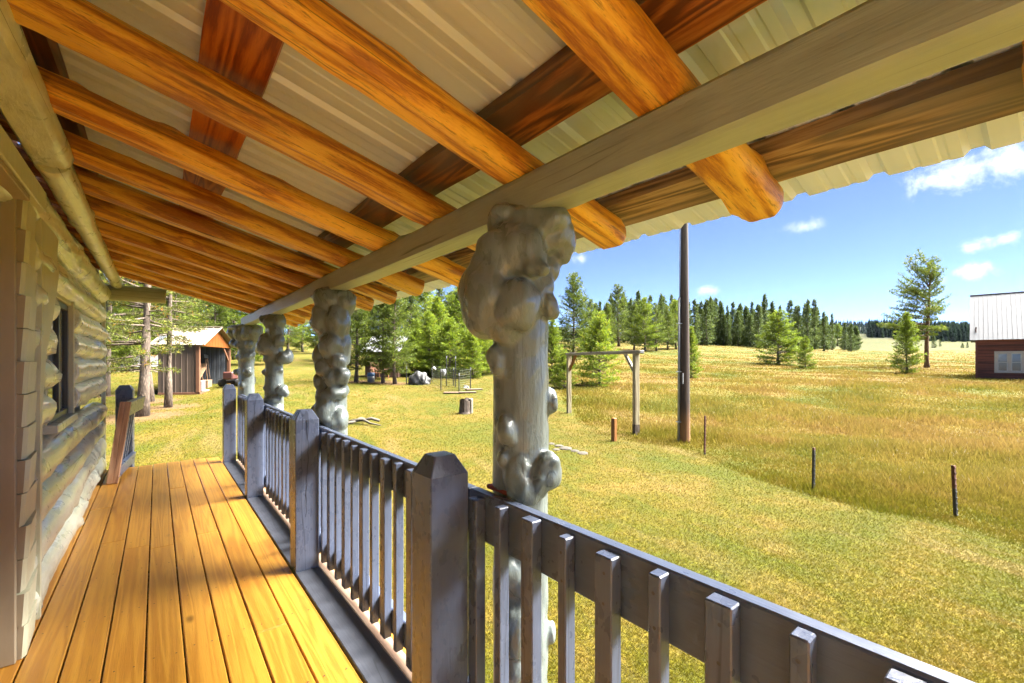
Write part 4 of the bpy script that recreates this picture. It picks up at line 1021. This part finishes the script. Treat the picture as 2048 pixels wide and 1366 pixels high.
    mb = MB(); n = 14; vs = []; fs = []
    for i, (z, k) in enumerate(((-.05, 1.35), (.06, 1.12), (.3, 1.0), (.50, .96))):
        for j in range(n):
            a_ = 6.283 * j / n; r = .20 * k * (1 + .12 * fnoise(math.cos(a_) * 2, math.sin(a_) * 2, i)); vs.append((r * math.cos(a_), r * math.sin(a_), z + (.06 * math.sin(a_ * 2 + .5) if i == 3 else 0)))
    for i in range(3):
        for j in range(n): fs.append((i * n + j, i * n + (j + 1) % n, (i + 1) * n + (j + 1) % n, (i + 1) * n + j))
    fs.append(tuple(3 * n + j for j in range(n))); mb.add(vs, fs); part('bark', mb, M['bark_dark'], t, False)
    q = RGT * .20; mb = MB(); mb.box(q.x - .05, q.x + .07, q.y - .09, q.y + .09, -.02, .55, .03); part('split_face', mb, plain('pale_split_wood', (.34, .31, .25), .8, .25, 14), t)
    pale = plain('bleached_wood', (.13, .11, .08), .85, .25, 16)
    p, d = P(722, 849)
    mb = MB()
    for pts in (((-.55, .1, .05), (-.2, 0, .12), (.1, -.05, .14), (.35, -.2, .06), (.75, -.45, .03)), ((.1, -.05, .14), (.3, .05, .18), (.55, .1, .10)), ((-.2, 0, .12), (-.05, .15, .16), (.05, .3, .1)), ((-.1, 0, .1), (-.35, -.18, .06), (-.6, -.2, .03))):
        mb.tube([tuple(RGT * a_ + FWD * b_ + Vector((0, 0, c_))) for a_, b_, c_ in pts], [.035, .05, .05, .03, .015][:len(pts)], 7)
    o = ob('fallen_branch', mb.mesh('fallen_branch', pale, True), None, p); tag(o, 'bleached fallen branch lying on the lawn', 'branch')
    stone = plain('pale_stone', (.085, .072, .05), .9, .3, 8)
    def rock(p, s, flat, lab, cat='rock', name='stone', mat=stone, group=None, seed=1):
        import bmesh
        bm = bmesh.new(); bmesh.ops.create_icosphere(bm, subdivisions=2, radius=1)
        for v in bm.verts: v.co *= 1 + .25 * fnoise(v.co.x * 1.4 + seed * 3, v.co.y * 1.4, v.co.z * 1.4); v.co.z *= flat
        me = bpy.data.meshes.new(name); bm.to_mesh(me); bm.free(); me.materials.append(mat)
        return tag(ob(name, me, None, p, (0, 0, seed), s), lab, cat, group)
    for i, (u, v, s) in enumerate(((1118, 893, .12), (1131, 899, .16), (1102, 888, .10), (1150, 903, .11), (1165, 908, .13), (1112, 900, .09))):
        rock(P(u, v)[0], s, .35, 'flat pale stone half sunk in the worn lawn patch by the burl post', group='pale stones in the worn lawn patch', seed=i + 1)
    rock(P(630, 692)[0] + Vector((0, 0, .2)), .45, 1.2, 'upright pale boulder far up the lawn between the posts', seed=9)
    for i, (u, v) in enumerate(((905, 787), (935, 786), (948, 780))):
        p, d = P(u, v); o = pbox('paving_board', wood('path_board_wood', ((.32, .22, .15), (.25, .16, .11), (.16, .10, .07)), 'X', .85, knots=False), None, -.42, .42, -.16, .16, -.02, .03, .01, (0, 0, -TH + .2 * i)); o.location = p + Vector((0, 0, .04))
        tag(o, ('pale board lying on the grass before the garden posts', 'reddish board lying between two others by the garden posts', 'board lying farthest right behind the garden posts')[i], 'board')
    build_garden(tpost, white, steel_dark, galv)
    build_shed(galv, white, orange)
    build_leanto(white)
    build_house()
    # old pallet roof lying behind the pines
    p, d = P(275, 741)
    t = thing('fallen_roof_panel', 'whitewashed plank panel lying tilted on a rubble heap behind the pines', 'panel', p + Vector((0, 0, .25)), -TH)
    t.rotation_euler = (R_(38), 0, -TH)
    wpl = wood('whitewashed_plank', ((.36, .36, .35), (.28, .27, .25), (.16, .14, .12)), 'X', .85, knots=False, var=.15)
    for k in range(5): pbox('plank', wpl, t, -1.6, 1.6, .28 * k, .28 * k + .262, -.02, .02, .004)
    for x in (-1.3, -.1, 1.1): pbox('batten', white, t, x, x + .16, -.03, 1.42, .023, .06, .004)
    for i in range(14):
        u = 228 + i * 7 + random.uniform(-2, 2); pp = P(u, 742 + random.uniform(-3, 3))[0]
        rock(pp, random.uniform(.18, .34), .6, 'brown rubble stone in the heap under the fallen plank panel', group='rubble stones under the fallen panel', mat=plain('rubble', (.26, .19, .13), .9, .35, 8) if i == 0 else bpy.data.materials['rubble'], seed=20 + i)

def build_garden(tpost, white, dark, galv):
    mesh_m, nt, b = material('wire_mesh', .5); setc(nt, b, 'Base Color', (.09, .10, .065))
    t = thing('garden_enclosure', 'wire mesh garden enclosure round thin steel posts on the lawn edge', 'garden fence', P(908, 778)[0])
    O = t.location.copy(); T = []
    for u, vb, vt in ((864, 765, 735), (882, 781, 738), (893, 772, 712), (911, 774, 712), (907, 772, 735), (918, 783, 746), (941, 778, 735), (813, 768, 733)):
        p, d = P(u, vb); h = (vb - vt) / F * d + .0; T.append((p, h))
        mb = MB(); q = p - O; mb.tube([tuple(q + Vector((0, 0, -.2))), tuple(q + Vector((0, 0, h - .14)))], .028, 6); po = part('post', mb, dark, t)
        mb = MB(); mb.tube([tuple(q + Vector((0, 0, h - .139))), tuple(q + Vector((0, 0, h)))], .030, 6); part('white_tip', mb, white, po)
    seq = [0, 2, 3, 6, 5, 1, 0]
    for a, b_ in zip(seq[:-1], seq[1:]):
        mb = MB(); A = T[a][0] - O; B = T[b_][0] - O; n = 12
        for i in range(n + 1):
            p = A.lerp(B, i / n); mb.tube([tuple(p), tuple(p + Vector((0, 0, 1.05)))], .004, 3, False)
        for j in range(9): mb.tube([tuple(A + Vector((0, 0, .12 * j + .05))), tuple(B + Vector((0, 0, .12 * j + .05)))], .004, 3, False)
        part('mesh_panel', mb, mesh_m, t)
    # plastic sheet bundles tied to the posts
    import bmesh
    for i, (u, v, r, lab) in enumerate(((868, 737, .10, 'white plastic rag tied to the left garden post'), (888, 744, .12, 'crumpled white plastic hanging on the middle garden post'), (932, 776, .15, 'white plastic jug lying at the foot of the garden posts'))):
        p, d = P(u, 776); c = atD(u, v, d); bm = bmesh.new(); bmesh.ops.create_icosphere(bm, subdivisions=3, radius=r)
        for q in bm.verts: q.co *= 1 + .55 * fnoise(q.co.x * 9 + i, q.co.y * 9, q.co.z * 6); q.co.z *= 1.0 if i != 1 else 1.7
        me = bpy.data.meshes.new('plastic_bundle'); bm.to_mesh(me); bm.free(); me.materials.append(white); tag(ob('plastic_bundle', me, None, c), lab, 'plastic')
    # tarp covered heap
    p, d = P(838, 768); m, nt, b = material('black_white_tarp', .5)
    n = noise(nt, objvec(nt, None), 2.2, 2, .5, 1.2); setc(nt, b, 'Base Color', ramp(nt, n, [(.55, (.005, .005, .006)), (.60, (.11, .11, .105))]))
    bm = bmesh.new(); bmesh.ops.create_icosphere(bm, subdivisions=4, radius=1)
    for q in bm.verts:
        f = 1 + .22 * fnoise(q.co.x * 2.2, q.co.y * 2.2, q.co.z * 2.2) + .10 * abs(fnoise(q.co.x * 7, q.co.y * 7, 3)); q.co = Vector((q.co.x * .62 * f, q.co.y * .5 * f, max(-.15, q.co.z * .62 * f) + .08))
    me = bpy.data.meshes.new('tarp_heap'); bm.to_mesh(me); bm.free(); me.materials.append(m); me.polygons.foreach_set('use_smooth', [True] * len(me.polygons))
    tag(ob('tarp_heap', me, None, p, (0, 0, -TH)), 'black and white tarp thrown over a heap right of the brown lean-to', 'tarp')

def corrugated(name, mat, parent, x0, x1, z0, z1, y, pitch=.20, depth=.02, rot=(0, 0, 0), loc=(0, 0, 0)):
    """ribbed sheet in the XZ plane with its ribs upright"""
    mb = MB(); n = int((x1 - x0) / pitch); pts = []
    for i in range(n + 1):
        a = x0 + i * pitch
        for q, h in ((0, 0), (.70, 0), (.78, depth), (.92, depth)): 
            if a + q * pitch <= x1: pts.append((a + q * pitch, h))
    pts.append((x1, 0)); vs = []; 
    for a, h in pts: vs += [(a, y - h, z0), (a, y - h, z1), (a, y - h + .012, z0), (a, y - h + .012, z1)]
    fs = []
    for i in range(len(pts) - 1): o = i * 4; fs += [(o, o + 4, o + 5, o + 1), (o + 2, o + 3, o + 7, o + 6), (o + 1, o + 5, o + 7, o + 3), (o, o + 2, o + 6, o + 4)]
    mb.add(vs, fs); return part(name, mb, mat, parent, False, loc, rot)

def build_shed(galv, white, orange_w):
    A, d = P(398, 789); hw = 100 / F * d                                   # front left corner and wall height
    Bp = at_depth(459, d * 1.20); back = at_depth(317, d * 1.01)
    ax = Vector((Bp.x - A.x, Bp.y - A.y, 0)); W = ax.length; rz = math.atan2(ax.y, ax.x)
    sdir = Vector((-ax.y, ax.x, 0)).normalized(); Dp = 1.0
    while Dp < 4:
        q = A + sdir * Dp; dd = q.x * S_ + q.y * C_
        if 1024 + F * (q.x * C_ - q.y * S_) / dd < 317: break
        Dp += .02
    # local x along the open front, local y into the shed
    t = thing('storage_shed', 'small open fronted metal shed with brown side and orange gable', 'shed', A, rz)
    brown = plain('brown_siding', (.155, .105, .075), .5, .08, 3); tan = plain('tan_roof_metal', (.36, .30, .22), .45, .1, 3); org = plain('orange_gable_metal', (.30, .085, .007), .5, .06, 3)
    trim = plain('brown_trim', (.23, .095, .045), .6, .1); inner = plain('pale_metal_lining', (.15, .17, .20), .45, .08, 3); conc = plain('concrete_slab', (.48, .44, .40), .9, .12, 5)
    pbox('floor_slab', conc, t, .05, W - .05, .05, Dp, -.10, .12, .01)
    pbox('sill_beam', trim, t, -.03, W + .03, -.06, .04, -.25, .10, .01); pbox('sill_beam', trim, t, -.06, .03, .04, Dp, -.25, .10, .01)
    corrugated('side_wall', brown, t, -Dp, 0, .10, hw, 0, .22, .02, (0, 0, R_(-90)), (.0, 0, 0))
    corrugated('side_wall', brown, t, 0, Dp, .10, hw, 0, .22, .02, (0, 0, R_(90)), (W, 0, 0))
    corrugated('back_wall', inner, t, 0, W, .10, hw + .4, Dp - .05, .18, .02)
    corrugated('wall_lining', inner, t, 0, Dp, .10, hw, 0, .22, .012, (0, 0, R_(90)), (W - .03, 0, 0))
    for x in (0.0, W): pbox('corner_post', trim, t, x - .075, x + .075, -.035, .10, .10, hw, .006)
    rise = .40 * W / 2
    # gable of upright boards
    n = 11; bw = (W + .1) / n
    for i in range(n):
        a, b = -.05 + i * bw, -.05 + (i + 1) * bw - .012
        def zt(x): return hw + rise * (1 - abs(x - W / 2) / (W / 2)) + .02
        mid = W / 2; poly = [(a, hw - .06), (b, hw - .06), (b, max(zt(b), hw))] + ([(mid, zt(mid))] if a < mid < b else []) + [(a, max(zt(a), hw))]
        mb = MB(); mb.prism(poly, 'Y', -.055, -.03); part('gable_board', mb, org, t)
    for s in (-1, 1):
        an = math.atan2(rise, W / 2); ln = math.hypot(rise, W / 2) + .22; k = 0; yy = -.28; pitch = .30
        while yy < Dp + .25:
            mb = MB(); mb.prism([(0, 0), (.22, 0), (.24, .03), (.27, .03), (.29, 0), (.298, 0), (.298, -.012), (0, -.012)], 'X', 0, ln)
            o = part('roof_sheet', mb, tan, t); o.location = (W / 2, yy, hw + rise + .06); o.rotation_euler = (0, an, 0) if s == 1 else (0, math.pi - an, 0)
            if s == -1: o.rotation_euler = (0, an, math.pi); o.location.y = yy + .298
            yy += pitch
    pbox('ridge_cap', tan, t, W / 2 - .09, W / 2 + .09, -.29, Dp + .25, hw + rise + .075, hw + rise + .11, .01)
    pbox('girt', trim, t, .05, W - .1, Dp - .14, Dp - .09, 1.28, 1.38, .004)
    mb = MB(); mb.prism([(W - .12, hw - .75), (W - .95, hw - .05), (W - .80, hw - .05), (W - .12, hw - .60)], 'Y', .0, .05); part('brace', mb, trim, t)
    Mx = t.matrix_basis.copy()
    def put(x, y, z=0.12): return Matrix.LocRotScale(A, t.rotation_euler, None) @ Vector((x, y, z))
    # contents
    mb = MB(); n = 20; R = .42; L = 1.25
    vs = []; prof = [(-.62, .0), (-.62, .12), (-.58, .28), (-.48, .40), (.48, .40), (.58, .28), (.62, .12), (.62, 0)]
    pts = [(0, 0, 1.0 + q) for q, r in prof]; mb.tube(pts, [max(r, .01) for q, r in prof], 20)
    tk = ob('white_tank', mb.mesh('white_tank', white, True), None, put(.45, .55, .0)); tk.rotation_euler = (0, 0, rz); tag(tk, 'upright white rounded tank just inside the shed at left', 'tank')
    tk.location.z += .08
    rp = thing('wooden_ramp', 'stack of tan boards leaning like a ramp inside the shed', 'boards', put(1.0, .5), rz)
    rb = wood('ramp_board_wood', ((.42, .25, .13), (.34, .19, .09), (.22, .11, .05)), 'X', .7, knots=False, var=.2)
    for k in range(7): 
        o = pbox('board', rb, rp, 0, 1.75, .18 * k, .18 * k + .17, 0, .03, .004); o.rotation_euler = (0, R_(-34), 0); o.location = (.65, .18 * k + .09, .52)
    mb = MB(); mb.box(0, .05, 0, 1.2, 0, 2.1, .004)
    lm = ob('leaning_lumber', mb.mesh('leaning_lumber', rb), None, put(1.9, .9, .35), (0, R_(62), rz)); tag(lm, 'brown timber propped diagonally against the shed back wall', 'lumber')
    box_m = plain('cardboard', (.40, .25, .14), .8, .15)
    for i, (x, y, w, h, mm, lab) in enumerate(((.35, .12, .4, .42, white, 'white bucket like bin at the shed front left'), (2.3, .5, .55, .38, box_m, 'tan cardboard box on the shed floor at right'), (2.95, .7, .45, .34, box_m, 'small tan box beside the larger one in the shed'))):
        t2 = thing('storage_box', lab, 'box', put(x, y), rz); pbox('body', mm, t2, -w / 2, w / 2, -.18, .18, 0, h, .01); pbox('lid', mm, t2, -w / 2 - .01, w / 2 + .01, -.19, .19, h + .001, h + .04, .01)
    for i, (x, tl, lab) in enumerate(((2.7, .18, 'long handled rake leaning inside the shed'), (3.2, .10, 'shovel leaning by the right shed post'), (3.6, .14, 'garden fork leaning in the right shed corner'))):
        t2 = thing('garden_tool', lab, 'tool', put(x, .7), rz); t2.rotation_euler = (-tl, tl * .8, rz)
        mb = MB(); mb.tube([(0, 0, 0), (0, 0, 1.5)], .018, 6); part('handle', mb, rb, t2, True)
        mb = MB(); mb.box(-.14, .14, -.012, .012, 1.5, 1.68, .004); part('head', mb, galv, t2)
    # dark mower behind the shed corner
    p, d2 = P(474, 772); t2 = thing('riding_mower', 'dark riding mower parked right of the open shed', 'mower', p, -TH)
    dkm = plain('mower_black', (.03, .03, .032), .5, .2); redm = plain('mower_red', (.16, .06, .05), .4, .2)
    pbox('hood', redm, t2, -.25, .25, -.75, -.05, .35, .72, .05); pbox('deck', dkm, t2, -.5, .5, -.1, .75, .14, .30, .03); pbox('seat', dkm, t2, -.22, .22, .25, .65, .55, .66, .03); pbox('backrest', dkm, t2, -.22, .22, .58, .66, .67, .98, .03)
    for x in (-.42, .42):
        for y, r in ((-.5, .19), (.5, .26)):
            mb = MB(); mb.tube([(x - .09, y, r), (x + .09, y, r)], r, 14); part('wheel', mb, dkm, t2)

def build_leanto(white):
    p, d = P(758, 758); d += .9; k = d / F
    c = at_depth(763, d)
    t = thing('lean_to', 'brown plank lean-to with pale roof under the pines', 'lean-to', c, -TH)
    brown = wood('leanto_plank', ((.20, .10, .065), (.155, .075, .05), (.09, .042, .03)), 'Z', .8, knots=False, var=.15); W = 66 * k; H = 52 * k
    n = 14
    for i in range(n): pbox('wall_plank', brown, t, -W / 2 + i * W / n, -W / 2 + (i + 1) * W / n - .01, 0, .03, -.3, H, .003)
    pbox('side_wall', brown, t, -W / 2, -W / 2 + .03, .031, 1.8, -.3, H, .003); pbox('side_wall', brown, t, W / 2 - .035, W / 2 - .005, .031, 1.8, -.3, H, .003)
    rm = plain('pale_roof_panel', (.40, .41, .43), .45, .1)
    for i in range(9):
        x = -W / 2 - .2 + i * (W + .4) / 9; o = pbox('roof_panel', rm, t, x, x + (W + .4) / 9 - .008, -.45, 2.4, H + .02, H + .05, .004); o.rotation_euler = (R_(24), 0, 0); o.location.z += .50
    # barrel and two orange chairs
    q, dq = P(742, 764); r = 7.0 * dq / F; h = 18.5 * dq / F
    b = thing('barrel', 'white barrel with blue top standing left of the lean-to', 'barrel', q)
    blue = plain('blue_paint', (.10, .25, .50), .5, .2)
    mb = MB(); mb.tube([(0, 0, -.02), (0, 0, h * .33), (0, 0, h * .36), (0, 0, h * .62)], [r, r, r * 1.04, r], 18); part('body', mb, white, b, True)
    mb = MB(); mb.tube([(0, 0, h * .621), (0, 0, h * .66), (0, 0, h)], [r, r * 1.04, r * .98], 18); part('blue_band', mb, blue, b, True)
    org = wood('orange_chair_wood', ((.46, .20, .09), (.38, .15, .06), (.26, .09, .035)), 'Z', .6, knots=False)
    for i, (u, v, rz, lab) in enumerate(((752, 757, .5, 'reddish wooden garden chair right beside the barrel'), (764, 758, -.4, 'reddish wooden garden chair farther from the barrel'))):
        q, dq = P(u, v); c = thing('garden_chair', lab, 'chair', q, -TH + rz)
        for j in range(4): pbox('seat_slat', org, c, -.28, .28, -.30 + .15 * j, -.17 + .15 * j, .36, .385, .004)
        for j in range(5): 
            o = pbox('back_slat', org, c, -.28 + .115 * j, -.18 + .115 * j, .30, .325, .38, 1.0, .004); o.rotation_euler = (R_(-14), 0, 0)
        for sx in (-.29, .25):
            for sy in (-.28, .24): pbox('leg', org, c, sx, sx + .05, sy, sy + .05, -.05, .58 if sy < 0 else .358, .004)
            pbox('armrest', org, c, sx - .03, sx + .08, -.34, .34, .582, .61, .004)

def build_house():
    A, d = P(1951, 757); k = d / F; H = 77 * k; W = 6.5
    t = thing('brown_cabin', 'dark brown board cabin with metal roof and peeling twin window', 'cabin', A, -TH - R_(46))
    brown = wood('brown_siding_board', ((.34, .10, .06), (.26, .07, .042), (.13, .036, .024)), 'X', .75, bands=5, gscale=4, fleck=.3, knots=False, var=.22, stretch=.03)
    trim = wood('brown_corner_board', ((.32, .10, .065), (.25, .075, .05), (.15, .048, .03)), 'Z', .7, knots=False)
    wx0, wx1 = .88, 2.25; wz0, wz1 = (757 - 745) * k, (757 - 703) * k
    n = 16; bh = H / n
    for i in range(n):
        z0, z1 = i * bh, (i + 1) * bh - .012
        segs = [(.12, W)] if z1 < wz0 or z0 > wz1 else [(.12, wx0 - .002), (wx1 + .002, W)]
        for a, b in segs: pbox('siding_board', brown, t, a, b, -.018 + .006 * (i % 2), .02, z0, z1, .006)
    pbox('corner_board', trim, t, -.01, .115, -.03, .05, -.2, H, .004)
    pbox('side_wall', brown, t, 0, .05, .051, 4.6, -.2, H + .9, .004); pbox('back_wall', brown, t, 0, W, 4.6, 4.65, -.2, H, .004); pbox('base_beam', trim, t, 0, W, -.01, .06, -.3, -.005, .004); pbox('backing', trim, t, .12, W, .075, .10, 0, H, .003)
    rm = plain('silver_roof_metal', (.17, .183, .21), .42, .08, 3, .2)
    rise, run = 3.35, 2.9; ang = math.atan2(rise, run); ln = math.hypot(rise, run); pw = .66; x = -.28
    while x < W + .2:
        mb = MB(); mb.box(0, pw - .004, 0, ln, -.008, .008, .002)
        for q in (.0, .22, .44): mb.box(q + .005, q + .03, .002, ln, .0085, .03, .003)
        o = part('roof_sheet', mb, rm, t, False, (x, -.40, H - .02), (ang, 0, 0)); x += pw
    mb = MB(); mb.box(-.30, W, -.06, .06, 0, .04, .01); part('ridge_cap', mb, rm, t, False, (0, -.40 + run, H + rise - .01))
    x = -.28
    o = pbox('rear_roof', rm, t, -.28, W + .2, 0, ln, -.01, .01, .003); o.rotation_euler = (-ang, 0, 0); o.location = (W / 2, -.40 + run + run / 2, H + rise / 2 - .02)
    peel = paint('peeling_window_paint', (.36, .33, .29), .6, 'X', .1, .4, 9, .5, chips=(.15, .065, .03)); wht = plain('white_sash', (.8, .8, .78), .5, .1)
    gl, nt, b = material('cabin_glass', .08); setc(nt, b, 'Base Color', (.08, .09, .10)); curt = plain('white_curtain', (.6, .6, .58), .8, .12)
    w = ob('window', None, t)
    fw = .14
    pbox('casing', peel, w, wx0, wx1, -.045, -.005, wz1 - fw, wz1, .004); pbox('casing', peel, w, wx0, wx1, -.055, -.005, wz0, wz0 + .10, .004)
    mid = (wx0 + wx1) / 2
    for a in (wx0, mid - fw / 2, wx1 - fw): pbox('casing', peel, w, a, a + fw, -.043, -.005, wz0 + .102, wz1 - fw - .002, .004)
    for a, b_ in ((wx0 + fw, mid - fw / 2), (mid + fw / 2, wx1 - fw)):
        z0, z1 = wz0 + .102, wz1 - fw - .002; a += .002; b_ -= .002
        mb = MB()
        for x0, x1, y0, y1 in ((a, a + .05, z0, z1), (b_ - .05, b_, z0, z1), (a + .05, b_ - .05, z0, z0 + .05), (a + .05, b_ - .05, z1 - .05, z1), (a + .05, b_ - .05, (z0 + z1) / 2 - .02, (z0 + z1) / 2 + .02)): mb.box(x0, x1, -.03, .0, y0, y1, .003)
        part('sash', mb, wht, w); pbox('pane', gl, w, a + .05, b_ - .05, -.010, -.004, z0 + .05, z1 - .05, .001)
        pbox('curtain', curt, w, a + .18, b_ - .055, -.003, .012, z0 + .05, z1 - .05, .001)

# ------------------------------------------------------------------ build everything
build_trees()
build_ground()
build_roof()
build_deck()
build_cabin()
build_posts()
build_railing()
TONE[0] = .45      # sunlit outdoor colours darkened to offset the high exposure
build_yard()
build_grass()
def build_haze():
    mb = MB(); mb.box(-1500, 2300, -300, 2300, -1.9, 175)
    m = bpy.data.materials.new('haze_air'); m.use_nodes = True; nt = m.node_tree; nt.nodes.remove(nt.nodes['Principled BSDF'])
    v = nd(nt, 'ShaderNodeVolumePrincipled', None, {'Color': (.62, .80, 1.0, 1), 'Density': .000016, 'Anisotropy': 0.0}); nt.links.new(v.outputs[0], nt.nodes['Material Output'].inputs['Volume'])
    o = ob('haze', mb.mesh('haze', m)); o['kind'] = 'stuff'; tag(o, 'thin pale summer haze over the whole valley', 'haze')
build_haze()
